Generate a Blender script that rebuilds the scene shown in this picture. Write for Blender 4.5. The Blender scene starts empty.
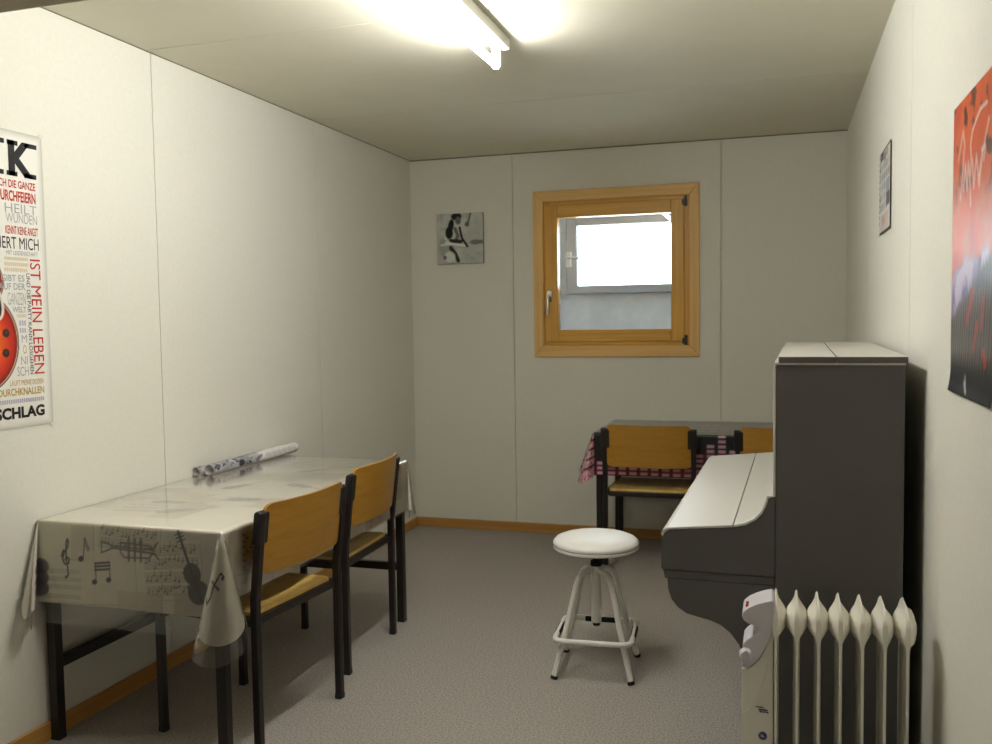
import bpy, bmesh, math, random
import numpy as np
from mathutils import Vector, Matrix

# ------------------------------------------------------------------ camera, sky, exposure
S = bpy.context.scene
C = S.collection
PI = math.pi
rng = random.Random(7)

W, H, D = 2.663, 2.4, 3.83          # room width, height, depth (back wall is y = 0)
cam_d = bpy.data.cameras.new('camera')
cam = bpy.data.objects.new('camera', cam_d)
C.objects.link(cam)
S.camera = cam
cam_d.sensor_width = 36.0
cam_d.lens = 904.6 * 36.0 / 992.0
cam_d.clip_start = 0.02
yaw, pitch, roll = 0.3036, -0.0582, -0.0146
fw = Vector((-math.sin(yaw) * math.cos(pitch), math.cos(yaw) * math.cos(pitch), math.sin(pitch)))
r0 = Vector((math.cos(yaw), math.sin(yaw), 0))
u0 = r0.cross(fw)
r1 = r0 * math.cos(roll) + u0 * math.sin(roll)
u1 = r1.cross(fw)
m = Matrix.Identity(4)
for i in range(3):
    m[i][0], m[i][1], m[i][2] = r1[i], u1[i], -fw[i]
m.translation = Vector((2.2987, -5.5257, 1.3622))
cam.matrix_world = m
cam_d.dof.use_dof = True
cam_d.dof.focus_distance = 3.0
cam_d.dof.aperture_fstop = 5.0

wd = bpy.data.worlds.new('overcast_sky')
S.world = wd
wd.use_nodes = True
bg = wd.node_tree.nodes['Background']
bg.inputs[0].default_value = (0.86, 0.93, 1.0, 1)
bg.inputs[1].default_value = 13.0

TUBE_POWER = 125.0                    # radiance of the fluorescent tube
S.view_settings.view_transform = 'Standard'
S.view_settings.look = 'None'
S.view_settings.exposure = 0.0
S.view_settings.gamma = 1.0
S.view_settings.use_curve_mapping = False


# ------------------------------------------------------------------ helpers
def lin(c):
    return tuple(((x / 255) / 12.92 if x / 255 <= 0.04045 else ((x / 255 + 0.055) / 1.055) ** 2.4) for x in c[:3])


def lin_np(a):
    a = np.clip(a, 0, 255) / 255.0
    return np.where(a <= 0.04045, a / 12.92, ((a + 0.055) / 1.055) ** 2.4)


def mat(name, rgb, rough=0.6, spec=0.5, metal=0.0, bump=None, vary=None, coat=0.0, coord='Object'):
    """bump = (scale, strength, distance); vary = (scale, amount)"""
    M = bpy.data.materials.new(name)
    M.use_nodes = True
    nt = M.node_tree
    b = nt.nodes['Principled BSDF']
    b.inputs['Base Color'].default_value = (*lin(rgb), 1)
    b.inputs['Roughness'].default_value = rough
    b.inputs['Specular IOR Level'].default_value = spec
    b.inputs['Metallic'].default_value = metal
    if coat:
        b.inputs['Coat Weight'].default_value = coat
        b.inputs['Coat Roughness'].default_value = 0.12
    tc = nt.nodes.new('ShaderNodeTexCoord')
    if bump:
        n = nt.nodes.new('ShaderNodeTexNoise')
        n.inputs['Scale'].default_value = bump[0]
        n.inputs['Detail'].default_value = 4
        nt.links.new(tc.outputs[coord], n.inputs['Vector'])
        bp = nt.nodes.new('ShaderNodeBump')
        bp.inputs['Strength'].default_value = bump[1]
        bp.inputs['Distance'].default_value = bump[2]
        nt.links.new(n.outputs['Fac'], bp.inputs['Height'])
        nt.links.new(bp.outputs['Normal'], b.inputs['Normal'])
    if vary:
        n = nt.nodes.new('ShaderNodeTexNoise')
        n.inputs['Scale'].default_value = vary[0]
        n.inputs['Detail'].default_value = 5
        n.inputs['Roughness'].default_value = 0.7
        nt.links.new(tc.outputs[coord], n.inputs['Vector'])
        rp = nt.nodes.new('ShaderNodeValToRGB')
        lo = lin([x * (1 - vary[1]) for x in rgb])
        hi = lin([min(255, x * (1 + vary[1])) for x in rgb])
        rp.color_ramp.elements[0].color = (*lo, 1)
        rp.color_ramp.elements[0].position = 0.3
        rp.color_ramp.elements[1].color = (*hi, 1)
        rp.color_ramp.elements[1].position = 0.7
        nt.links.new(n.outputs['Fac'], rp.inputs['Fac'])
        nt.links.new(rp.outputs['Color'], b.inputs['Base Color'])
    return M


def wood(name, dark, light, axis='x', rough=0.4, scale=1.0, coat=0.0):
    """procedural wood: noise stretched along the grain"""
    M = bpy.data.materials.new(name)
    M.use_nodes = True
    nt = M.node_tree
    b = nt.nodes['Principled BSDF']
    b.inputs['Roughness'].default_value = rough
    if coat:
        b.inputs['Coat Weight'].default_value = coat
        b.inputs['Coat Roughness'].default_value = 0.15
    tc = nt.nodes.new('ShaderNodeTexCoord')
    mp = nt.nodes.new('ShaderNodeMapping')
    s = {'x': (1.5, 40, 40), 'y': (40, 1.5, 40), 'z': (40, 40, 1.5)}[axis]
    mp.inputs['Scale'].default_value = tuple(v * scale for v in s)
    n = nt.nodes.new('ShaderNodeTexNoise')
    n.inputs['Scale'].default_value = 1.0
    n.inputs['Detail'].default_value = 5
    n.inputs['Distortion'].default_value = 0.6
    rp = nt.nodes.new('ShaderNodeValToRGB')
    rp.color_ramp.elements[0].position = 0.25
    rp.color_ramp.elements[0].color = (*lin(dark), 1)
    rp.color_ramp.elements[1].position = 0.7
    rp.color_ramp.elements[1].color = (*lin(light), 1)
    nt.links.new(tc.outputs['Object'], mp.inputs['Vector'])
    nt.links.new(mp.outputs['Vector'], n.inputs['Vector'])
    nt.links.new(n.outputs['Fac'], rp.inputs['Fac'])
    nt.links.new(rp.outputs['Color'], b.inputs['Base Color'])
    return M


def print_mat(name, rough=0.5, spec=0.5, back=None, bump=None):
    """printed sheet: the picture sits in the mesh's colour attribute"""
    M = bpy.data.materials.new(name)
    M.use_nodes = True
    nt = M.node_tree
    b = nt.nodes['Principled BSDF']
    b.inputs['Roughness'].default_value = rough
    b.inputs['Specular IOR Level'].default_value = spec
    a = nt.nodes.new('ShaderNodeVertexColor')
    a.layer_name = 'print'
    if back:
        g = nt.nodes.new('ShaderNodeNewGeometry')
        mx = nt.nodes.new('ShaderNodeMix')
        mx.data_type = 'RGBA'
        mx.inputs['B'].default_value = (*lin(back), 1)
        nt.links.new(g.outputs['Backfacing'], mx.inputs['Factor'])
        nt.links.new(a.outputs['Color'], mx.inputs['A'])
        nt.links.new(mx.outputs['Result'], b.inputs['Base Color'])
    else:
        nt.links.new(a.outputs['Color'], b.inputs['Base Color'])
    if bump:
        tc = nt.nodes.new('ShaderNodeTexCoord')
        n = nt.nodes.new('ShaderNodeTexNoise')
        n.inputs['Scale'].default_value = bump[0]
        bp = nt.nodes.new('ShaderNodeBump')
        bp.inputs['Strength'].default_value = bump[1]
        bp.inputs['Distance'].default_value = bump[2]
        nt.links.new(tc.outputs['Object'], n.inputs['Vector'])
        nt.links.new(n.outputs['Fac'], bp.inputs['Height'])
        nt.links.new(bp.outputs['Normal'], b.inputs['Normal'])
    return M


def clear_mat(name, tint, rough, gloss=1.0, base=0.0):
    """thin clear sheet: passes light, with a Fresnel gloss on top"""
    M = bpy.data.materials.new(name)
    M.use_nodes = True
    nt = M.node_tree
    nt.nodes.remove(nt.nodes['Principled BSDF'])
    out = nt.nodes['Material Output']
    t = nt.nodes.new('ShaderNodeBsdfTransparent')
    t.inputs[0].default_value = (*tint, 1)
    g = nt.nodes.new('ShaderNodeBsdfGlossy')
    g.inputs['Roughness'].default_value = rough
    g.inputs['Color'].default_value = (1, 1, 1, 1)
    f = nt.nodes.new('ShaderNodeFresnel')
    f.inputs[0].default_value = 1.45
    mu = nt.nodes.new('ShaderNodeMath')
    mu.operation = 'MULTIPLY_ADD'
    mu.inputs[1].default_value = gloss
    mu.inputs[2].default_value = base
    mu.use_clamp = True
    mx = nt.nodes.new('ShaderNodeMixShader')
    nt.links.new(f.outputs[0], mu.inputs[0])
    nt.links.new(mu.outputs[0], mx.inputs[0])
    nt.links.new(t.outputs[0], mx.inputs[1])
    nt.links.new(g.outputs[0], mx.inputs[2])
    nt.links.new(mx.outputs[0], out.inputs['Surface'])
    return M


def emit_mat(name, rgb, power):
    M = bpy.data.materials.new(name)
    M.use_nodes = True
    nt = M.node_tree
    nt.nodes.remove(nt.nodes['Principled BSDF'])
    e = nt.nodes.new('ShaderNodeEmission')
    e.inputs[0].default_value = (*rgb, 1)
    e.inputs[1].default_value = power
    nt.links.new(e.outputs[0], nt.nodes['Material Output'].inputs['Surface'])
    return M


def link(name, bm, mats, parent=None, smooth=False, bevel=0.0, seg=2, weld=False):
    if weld:
        bmesh.ops.remove_doubles(bm, verts=bm.verts, dist=1e-5)
    bmesh.ops.recalc_face_normals(bm, faces=bm.faces)
    me = bpy.data.meshes.new(name)
    bm.to_mesh(me)
    bm.free()
    o = bpy.data.objects.new(name, me)
    C.objects.link(o)
    for x in (mats if isinstance(mats, (list, tuple)) else [mats]):
        me.materials.append(x)
    if parent:
        o.parent = parent
    if smooth:
        for p in me.polygons:
            p.use_smooth = True
    if bevel:
        b = o.modifiers.new('edge', 'BEVEL')
        b.width = bevel
        b.segments = seg
        b.limit_method = 'ANGLE'
        b.angle_limit = 0.6
        b.harden_normals = False
        if smooth:
            pass
    if smooth:
        e = o.modifiers.new('split', 'EDGE_SPLIT')
        e.split_angle = 0.75
    return o


def box(bm, x0, x1, y0, y1, z0, z1, mi=0):
    v = [bm.verts.new(p) for p in ((x0, y0, z0), (x1, y0, z0), (x1, y1, z0), (x0, y1, z0),
                                   (x0, y0, z1), (x1, y0, z1), (x1, y1, z1), (x0, y1, z1))]
    for f in ((3, 2, 1, 0), (4, 5, 6, 7), (0, 1, 5, 4), (1, 2, 6, 5), (2, 3, 7, 6), (3, 0, 4, 7)):
        bm.faces.new([v[i] for i in f]).material_index = mi


def prism(bm, pts, axis, a, b, mi=0):
    """polygon extruded along axis ('x','y','z') from a to b; pts in the other two axes"""
    def P(p, t):
        return {'x': (t, p[0], p[1]), 'y': (p[0], t, p[1]), 'z': (p[0], p[1], t)}[axis]
    va = [bm.verts.new(P(p, a)) for p in pts]
    vb = [bm.verts.new(P(p, b)) for p in pts]
    n = len(pts)
    bm.faces.new(va).material_index = mi
    bm.faces.new(vb[::-1]).material_index = mi
    for i in range(n):
        bm.faces.new([va[i], vb[i], vb[(i + 1) % n], va[(i + 1) % n]]).material_index = mi


def sweep(bm, path, r, seg=12, square=False, closed=False, mi=0, ref=None, caps=True):
    """tube (round, or square with half width r) along a polyline; r may be a list"""
    path = [Vector(p) for p in path]
    n = len(path)
    rings = []
    last = None
    for i, p in enumerate(path):
        if closed:
            t = (path[(i + 1) % n] - path[i - 1]).normalized()
        elif i == 0:
            t = (path[1] - p).normalized()
        elif i == n - 1:
            t = (p - path[i - 1]).normalized()
        else:
            t = ((path[i + 1] - p).normalized() + (p - path[i - 1]).normalized()).normalized()
        if last is None:
            a = Vector(ref) if ref else (Vector((1, 0, 0)) if abs(t.x) < 0.9 else Vector((0, 1, 0)))
        else:
            a = last
        a = (a - t * a.dot(t)).normalized()
        last = a
        b = t.cross(a)
        k = 1.0
        if not closed and 0 < i < n - 1:
            c = (path[i + 1] - p).normalized().dot(t)
            k = 1 / max(c, 0.5)
        rr = r[i] if isinstance(r, (list, tuple)) else r
        if square:
            rings.append([bm.verts.new(p + a * sx * rr + b * sy * rr) for sx, sy in ((1, 1), (-1, 1), (-1, -1), (1, -1))])
        else:
            rings.append([bm.verts.new(p + (a * math.cos(2 * PI * j / seg) + b * math.sin(2 * PI * j / seg)) * rr) for j in range(seg)])
    m_ = len(rings[0])
    for i in range(n if closed else n - 1):
        A, B = rings[i], rings[(i + 1) % n]
        for j in range(m_):
            bm.faces.new([A[j], A[(j + 1) % m_], B[(j + 1) % m_], B[j]]).material_index = mi
    if not closed and caps:
        bm.faces.new(rings[0][::-1]).material_index = mi
        bm.faces.new(rings[-1]).material_index = mi


def lathe(bm, prof, cx=0, cy=0, seg=40, mi=0):
    """profile of (radius, z) spun about the vertical"""
    rings = []
    for r, z in prof:
        if r < 1e-6:
            rings.append([bm.verts.new((cx, cy, z))])
        else:
            rings.append([bm.verts.new((cx + r * math.cos(2 * PI * j / seg), cy + r * math.sin(2 * PI * j / seg), z)) for j in range(seg)])
    for A, B in zip(rings, rings[1:]):
        for j in range(seg):
            k = (j + 1) % seg
            q = [A[j % len(A)], A[k % len(A)], B[k % len(B)], B[j % len(B)]]
            u = []
            for v in q:
                if v not in u:
                    u.append(v)
            if len(u) > 2:
                bm.faces.new(u).material_index = mi


def thing(name, label, cat, loc=(0, 0, 0), rz=0.0, group=None):
    o = bpy.data.objects.new(name, None)
    o.empty_display_size = 0.1
    C.objects.link(o)
    o.location = loc
    o.rotation_euler = (0, 0, rz)
    return tag(o, label, cat, group)


def tag(o, label, cat, group=None):
    o['label'] = label
    o['category'] = cat
    if group:
        o['group'] = group
    return o


def struct(o, label=None):
    o['kind'] = 'structure'
    if label:
        o['label'] = label
    return o


def copy_thing(root, loc, rz, label):
    def cp(o, par):
        c = o.copy()
        C.objects.link(c)
        if par:
            c.parent = par
        for ch in list(o.children):
            cp(ch, c)
        return c
    r = cp(root, None)
    r.location = loc
    r.rotation_euler = (0, 0, rz)
    r['label'] = label
    return r


def arc(cx, cy, r, a0, a1, n):
    return [(cx + r * math.cos(math.radians(a0 + (a1 - a0) * i / n)), cy + r * math.sin(math.radians(a0 + (a1 - a0) * i / n))) for i in range(n + 1)]


# ---- raster painting for printed sheets (pictures drawn in numpy, stored as vertex colours)
class Art:
    def __init__(s, x0, x1, y0, y1, step, base):
        s.nx = int(round((x1 - x0) / step)) + 1
        s.ny = int(round((y1 - y0) / step)) + 1
        s.x = np.linspace(x0, x1, s.nx)
        s.y = np.linspace(y0, y1, s.ny)
        s.X, s.Y = np.meshgrid(s.x, s.y)
        s.step = step
        s.c = np.zeros((s.ny, s.nx, 3)) + np.array(base, float)

    def blend(s, a, col):
        a = np.clip(a, 0, 1)[..., None]
        s.c = s.c * (1 - a) + np.array(col, float) * a

    def stroke(s, pts, w, col, op=1.0):
        d = np.full(s.X.shape, 9.0)
        for (ax, ay), (bx, by) in zip(pts, pts[1:]):
            dx, dy = bx - ax, by - ay
            L = dx * dx + dy * dy + 1e-12
            t = np.clip(((s.X - ax) * dx + (s.Y - ay) * dy) / L, 0, 1)
            d = np.minimum(d, np.hypot(s.X - ax - t * dx, s.Y - ay - t * dy))
        s.blend(op * np.clip((w / 2 - d) / s.step + 0.5, 0, 1), col)

    def ell(s, cx, cy, rx, ry, col, op=1.0, rot=0.0, soft=None):
        c_, s_ = math.cos(rot), math.sin(rot)
        u = (s.X - cx) * c_ + (s.Y - cy) * s_
        v = -(s.X - cx) * s_ + (s.Y - cy) * c_
        q = np.sqrt((u / rx) ** 2 + (v / ry) ** 2)
        e = soft if soft else s.step / min(rx, ry)
        s.blend(op * np.clip((1 - q) / e + 0.5, 0, 1), col)

    def rect(s, cx, cy, w, h, col, op=1.0, rot=0.0):
        c_, s_ = math.cos(rot), math.sin(rot)
        u = np.abs((s.X - cx) * c_ + (s.Y - cy) * s_)
        v = np.abs(-(s.X - cx) * s_ + (s.Y - cy) * c_)
        a = np.clip((w / 2 - u) / s.step + 0.5, 0, 1) * np.clip((h / 2 - v) / s.step + 0.5, 0, 1)
        s.blend(op * a, col)

    def noise(s, scale, seed):
        r = np.random.RandomState(seed)
        out = 0
        amp = 1.0
        tot = 0
        for k in range(4):
            gx = max(2, int((s.x[-1] - s.x[0]) / scale * 2 ** k) + 2)
            gy = max(2, int((s.y[-1] - s.y[0]) / scale * 2 ** k) + 2)
            g = r.rand(gy + 1, gx + 1)
            fx = np.linspace(0, gx - 1e-6, s.nx)
            fy = np.linspace(0, gy - 1e-6, s.ny)
            ix, iy = fx.astype(int), fy.astype(int)
            tx, ty = (fx - ix)[None, :], (fy - iy)[:, None]
            tx, ty = tx * tx * (3 - 2 * tx), ty * ty * (3 - 2 * ty)
            a = g[iy][:, ix] * (1 - tx) + g[iy][:, ix + 1] * tx
            b = g[iy + 1][:, ix] * (1 - tx) + g[iy + 1][:, ix + 1] * tx
            out = out + amp * (a * (1 - ty) + b * ty)
            tot += amp
            amp *= 0.55
        return out / tot

    def build(s, name, mapping, material, parent=None, keep=None, solid=0.0):
        P = mapping(s.X, s.Y)
        V = np.stack([P[0], P[1], P[2]], -1).reshape(-1, 3)
        idx = np.arange(s.nx * s.ny).reshape(s.ny, s.nx)
        F = np.stack([idx[:-1, :-1], idx[:-1, 1:], idx[1:, 1:], idx[1:, :-1]], -1).reshape(-1, 4)
        if keep is not None:
            k = keep[:-1, :-1] & keep[1:, 1:] & keep[:-1, 1:] & keep[1:, :-1]
            F = F[k.reshape(-1)]
        me = bpy.data.meshes.new(name)
        me.vertices.add(len(V))
        me.vertices.foreach_set('co', V.astype(np.float32).ravel())
        me.loops.add(F.size)
        me.loops.foreach_set('vertex_index', F.astype(np.int32).ravel())
        me.polygons.add(len(F))
        me.polygons.foreach_set('loop_start', np.arange(0, F.size, 4, dtype=np.int32))
        me.polygons.foreach_set('use_smooth', np.ones(len(F), dtype=bool))
        me.update(calc_edges=True)
        me.validate()
        at = me.color_attributes.new('print', 'FLOAT_COLOR', 'POINT')
        col = np.ones((len(V), 4), np.float32)
        col[:, :3] = lin_np(s.c.reshape(-1, 3))
        at.data.foreach_set('color', col.ravel())
        me.materials.append(material)
        o = bpy.data.objects.new(name, me)
        C.objects.link(o)
        if parent:
            o.parent = parent
        if solid:
            sm = o.modifiers.new('thickness', 'SOLIDIFY')
            sm.thickness = solid
            sm.offset = -1
        return o


def glyphs(text, bold=0.0):
    """outline of a string as flat polygons, scaled to a 1 x 1 box"""
    cu = bpy.data.curves.new('t', 'FONT')
    cu.body = text
    cu.offset = bold
    cu.resolution_u = 3
    o = bpy.data.objects.new('t', cu)
    C.objects.link(o)
    me = bpy.data.meshes.new_from_object(o.evaluated_get(bpy.context.evaluated_depsgraph_get()))
    V = [v.co.copy() for v in me.vertices]
    F = [tuple(p.vertices) for p in me.polygons]
    bpy.data.objects.remove(o)
    bpy.data.curves.remove(cu)
    bpy.data.meshes.remove(me)
    x0, x1 = min(v.x for v in V), max(v.x for v in V)
    y0, y1 = min(v.y for v in V), max(v.y for v in V)
    return [((v.x - x0) / (x1 - x0), (v.y - y0) / (y1 - y0)) for v in V], F


def put_text(bm, text, corner, right, up, bold=0.0, mi=0):
    """corner = lower left, right / up = full vectors of the text box"""
    V, F = glyphs(text, bold)
    vs = [bm.verts.new(Vector(corner) + Vector(right) * a + Vector(up) * b) for a, b in V]
    for f in F:
        try:
            bm.faces.new([vs[i] for i in f]).material_index = mi
        except ValueError:
            pass


# ------------------------------------------------------------------ materials
M_wall = mat('pale wall board', (233, 231, 219), 0.75, 0.3, bump=(260, 0.35, 0.002), vary=(60, 0.012))
M_ceil = mat('ceiling board', (229, 225, 206), 0.8, 0.3, bump=(180, 0.3, 0.002), vary=(4, 0.012))
M_hall = mat('hall wall paint', (232, 228, 217), 0.7, 0.3, vary=(5, 0.06))
M_carpet = mat('grey needle felt carpet', (158, 152, 145), 0.95, 0.1, bump=(340, 0.6, 0.004), vary=(150, 0.26))
M_pine = wood('varnished pine', (206, 150, 54), (230, 176, 78), 'x', 0.35)
M_pine_v = wood('varnished pine upright', (206, 150, 54), (230, 176, 78), 'z', 0.35)
M_casing = wood('pale pine casing', (224, 176, 104), (242, 200, 130), 'x', 0.45)
M_casing_v = wood('pale pine casing upright', (224, 176, 104), (242, 200, 130), 'z', 0.45)
M_base = wood('pine baseboard', (176, 126, 62), (200, 150, 80), 'x', 0.5)
M_base_y = wood('pine baseboard lengthwise', (176, 126, 62), (200, 150, 80), 'y', 0.5)
M_dark = mat('shadow gap', (128, 120, 100), 0.9, 0.1)
M_iron = mat('black brown lacquered steel', (34, 27, 25), 0.4, 0.4)
M_plastic = mat('black plastic', (24, 24, 26), 0.45, 0.5)
M_oak = wood('varnished oak ply seat', (222, 174, 86), (248, 212, 128), 'y', 0.28, coat=0.4)
M_ply = wood('golden ply backrest', (160, 113, 34), (180, 133, 46), 'x', 0.4, coat=0.2)
M_white = mat('white enamel', (232, 230, 222), 0.35, 0.5)
M_vinyl = mat('white vinyl', (244, 243, 239), 0.42, 0.5, bump=(30, 0.08, 0.003))
M_rubber = mat('black rubber', (22, 22, 23), 0.7, 0.3)
M_chrome = mat('chrome', (200, 200, 198), 0.2, 0.5, 1.0)
M_metal = mat('grey galvanised metal', (176, 180, 184), 0.45, 0.5, 0.3)
M_concrete = mat('whitewashed shaft wall', (224, 228, 233), 0.9, 0.2, vary=(6, 0.05))
M_pside = mat('dark grey painted wood', (88, 85, 83), 0.45, 0.4, vary=(5, 0.03))
M_plid = mat('pale grey painted wood', (207, 204, 196), 0.4, 0.45)
M_heater = mat('cream radiator enamel', (240, 236, 222), 0.4, 0.5)
M_hhead = mat('grey moulded plastic', (214, 211, 217), 0.45, 0.5)
M_glass = clear_mat('window glass', (0.93, 0.95, 0.95), 0.02, 1.0, 0.0)
M_film = clear_mat('clear vinyl film', (0.985, 0.985, 0.98), 0.13, 1.8, 0.025)
M_film_b = clear_mat('clear vinyl film on the checked cloth', (0.96, 0.96, 0.96), 0.16, 1.1, 0.0)
M_tube = emit_mat('lit fluorescent tube', (1.0, 0.985, 0.955), TUBE_POWER)


# ------------------------------------------------------------------ room shell
G = 0.004            # joint between wall boards
BK = 0.012           # depth of that joint
def boards(bm, lo, hi, seams, fn):
    e = [lo] + list(seams) + [hi]
    for i in range(len(e) - 1):
        fn(e[i] + (G / 2 if i else 0), e[i + 1] - (G / 2 if i < len(e) - 2 else 0))

Y1 = -6.6            # far end of the space behind the camera
bm = bmesh.new()
box(bm, -0.1, W + 0.1, Y1, 0.1, -0.08, 0)
struct(link('floor', bm, M_carpet))

bm = bmesh.new()
boards(bm, Y1, 0.0, [-5.13, -3.88, -2.5785, -1.2915], lambda a, b: box(bm, -0.02, W + 0.02, a + 0.0012, b - 0.0012, H, H + BK, 1 if b < -D else 0))
box(bm, -0.15, W + 0.15, Y1, 0.15, H + BK, H + 0.1)
struct(link('ceiling', bm, [M_ceil, M_hall]))

bm = bmesh.new()
boards(bm, Y1, 0.0, [-5.11, -3.88, -2.5507, -1.2688], lambda a, b: box(bm, -BK, 0, a, b, 0, H, 1 if b < -D else 0))
box(bm, -0.1, -BK, Y1, 0.1, 0, H + 0.002)
struct(link('wall_left', bm, [M_wall, M_hall]))

bm = bmesh.new()
boards(bm, Y1, 0.0, [-5.19, -3.88, -2.6277, -1.34], lambda a, b: box(bm, W, W + BK, a, b, 0, H, 1 if b < -D else 0))
box(bm, W + BK, W + 0.1, Y1, 0.1, 0, H + 0.002)
struct(link('wall_right', bm, [M_wall, M_hall]))

bm = bmesh.new()
wx0, wx1, wz0, wz1 = 0.885, 1.795, 1.185, 2.092
boards(bm, 0, 0.6906, [], lambda a, b: box(bm, a, b, 0, BK, 0, H))
x0, x1 = 0.6906 + G, 1.9686
box(bm, x0, x1, 0, BK, 0, wz0)
box(bm, x0, x1, 0, BK, wz1, H)
box(bm, x0, wx0, 0, BK, wz0, wz1)
box(bm, wx1, x1, 0, BK, wz0, wz1)
box(bm, x1 + G, W, 0, BK, 0, H)
for a in ((-0.05, W + 0.05, 0, wz0), (-0.05, W + 0.05, wz1, H), (-0.05, wx0, wz0, wz1), (wx1, W + 0.05, wz0, wz1)):
    box(bm, a[0], a[1], BK, 0.12, a[2], a[3])
struct(link('wall_back', bm, M_wall))

# wall with the wide doorway the picture is taken through
bm = bmesh.new()
box(bm, 0, 0.40, -D - 0.1, -D, 0, H)
box(bm, 0.40, W, -D - 0.1, -D, 2.106, H)
struct(link('wall_front', bm, M_wall))
# strip under the lintel, coloured darker than the wall above it
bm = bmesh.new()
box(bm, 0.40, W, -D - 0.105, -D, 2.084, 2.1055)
struct(link('trim_2', bm, mat('olive grey lintel underside', (168, 160, 134), 0.7, 0.3)))
bm = bmesh.new()
box(bm, -0.1, W + 0.1, Y1 - 0.1, Y1, 0, H + 0.1)
struct(link('wall_rear', bm, M_hall))

bm = bmesh.new()
box(bm, 0.014, W, -0.014, 0, 0, 0.061)
struct(link('baseboard_back', bm, M_base, bevel=0.003))
bm = bmesh.new()
box(bm, 0, 0.014, -D, 0, 0, 0.061)
struct(link('baseboard_left', bm, M_base_y, bevel=0.003))
bm = bmesh.new()
box(bm, W - 0.014, W, -D, -0.014, 0, 0.061)
struct(link('baseboard_right', bm, M_base_y, bevel=0.003))
# thin dark joint that runs where the walls meet the ceiling
bm = bmesh.new()
box(bm, 0, W, -0.004, 0, H - 0.006, H)
box(bm, 0, 0.003, -D, -0.004, H - 0.003, H)
struct(link('trim_1', bm, M_dark))

# ---- window in the back wall
win = thing('window_1', 'wooden casement window in the back wall', 'window', (1.34, 0, 1.64))
struct(win)
del win['category']
def wl(bm_, name, mats, parent=win, **k):
    for v in bm_.verts:
        v.co -= Vector((1.34, 0, 1.64))
    return link(name, bm_, mats, parent, **k)

def frame(bm, X0, X1, Z0, Z1, x0, x1, z0, z1, ya, yb, mitre=False):
    """rectangular frame; uprights carry material 1"""
    if mitre:
        q = [((X0, Z1), (X1, Z1), (x1, z1), (x0, z1), 0), ((X0, Z0), (x0, z0), (x1, z0), (X1, Z0), 0),
             ((X0, Z0), (X0, Z1), (x0, z1), (x0, z0), 1), ((X1, Z0), (x1, z0), (x1, z1), (X1, Z1), 1)]
        for a in q:
            prism(bm, a[:4], 'y', ya, yb, a[4])
    else:
        box(bm, x0, x1, ya, yb, z1, Z1, 0)
        box(bm, x0, x1, ya, yb, Z0, z0, 0)
        box(bm, X0, x0, ya, yb, Z0, Z1, 1)
        box(bm, x1, X1, ya, yb, Z0, Z1, 1)

bm = bmesh.new()
frame(bm, 0.829, 1.846, 1.122, 2.152, 0.890, 1.788, 1.190, 2.086, -0.018, 0.002, True)
wl(bm, 'casing', [M_casing, M_casing_v], bevel=0.004)
bm = bmesh.new()
frame(bm, 0.886, 1.794, 1.186, 2.091, 0.925, 1.745, 1.225, 2.055, 0.002, 0.08)
wl(bm, 'fixed_frame', [M_pine, M_pine_v], bevel=0.002)
bm = bmesh.new()
frame(bm, 0.902, 1.757, 1.215, 2.064, 0.981, 1.679, 1.290, 1.985, -0.010, 0.055)
sash = wl(bm, 'sash', [M_pine, M_pine_v], bevel=0.005)
bm = bmesh.new()
box(bm, 0.975, 1.685, 0.028, 0.034, 1.284, 1.991)
wl(bm, 'window_pane', M_glass)
bm = bmesh.new()
sweep(bm, [(0.928, -0.010, 1.50), (0.928, -0.022, 1.50)], 0.017, 16)
box(bm, 0.914, 0.942, -0.014, -0.009, 1.465, 1.535)
sweep(bm, [(0.928, -0.02, 1.50), (0.928, -0.045, 1.497), (0.927, -0.05, 1.475), (0.924, -0.05, 1.385)], [0.009, 0.009, 0.01, 0.008], 12)
o = link('window_handle', bm, M_chrome, sash, smooth=True)
o.data.transform(Matrix.Translation((-1.34, 0, -1.64)))
for zc in (2.048, 1.222):
    bm = bmesh.new()
    sweep(bm, [(1.766, -0.014, zc - 0.03), (1.766, -0.014, zc + 0.03)], 0.009, 12)
    box(bm, 1.744, 1.768, -0.012, -0.006, zc - 0.022, zc + 0.012)
    o = link('hinge', bm, mat('dark hinge metal', (84, 82, 80), 0.4, 0.5, 0.5), win, smooth=True)
    o.data.transform(Matrix.Translation((-1.34, 0, -1.64)))

# ---- the light shaft behind it, with a second window of grey metal
bm = bmesh.new()
YS = 0.42
sx0, sx1, sz0, sz1 = 0.90, 1.78, 1.20, 2.09
box(bm, 0.55, sx0, 0.12, YS, 1.0, 2.35)
box(bm, sx1, 2.1, 0.12, YS, 1.0, 2.35)
box(bm, sx0, sx1, 0.12, YS, 1.0, sz0)
box(bm, sx0, sx1, 0.12, YS, sz1, 2.35)
ox0, ox1, oz0, oz1 = 0.955, 1.735, 1.525, 2.06
box(bm, 0.55, 2.1, YS, YS + 0.1, 1.0, oz0)
box(bm, 0.55, 2.1, YS, YS + 0.1, oz1, 2.35)
box(bm, 0.55, ox0, YS, YS + 0.1, oz0, oz1)
box(bm, ox1, 2.1, YS, YS + 0.1, oz0, oz1)
struct(link('wall_outer', bm, M_concrete))
out = thing('window_2', 'grey metal window at the far side of the light shaft', 'window', (1.34, YS, 1.8))
struct(out)
del out['category']
def ol(bm_, name, mats, **k):
    for v in bm_.verts:
        v.co -= Vector((1.34, YS, 1.8))
    return link(name, bm_, mats, out, **k)
bm = bmesh.new()
frame(bm, 0.945, 1.745, 1.520, 2.065, 1.018, 1.70, 1.576, 1.972, YS - 0.025, YS + 0.04)
ol(bm, 'metal_frame', [M_metal, M_metal], bevel=0.004)
bm = bmesh.new()
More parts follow.
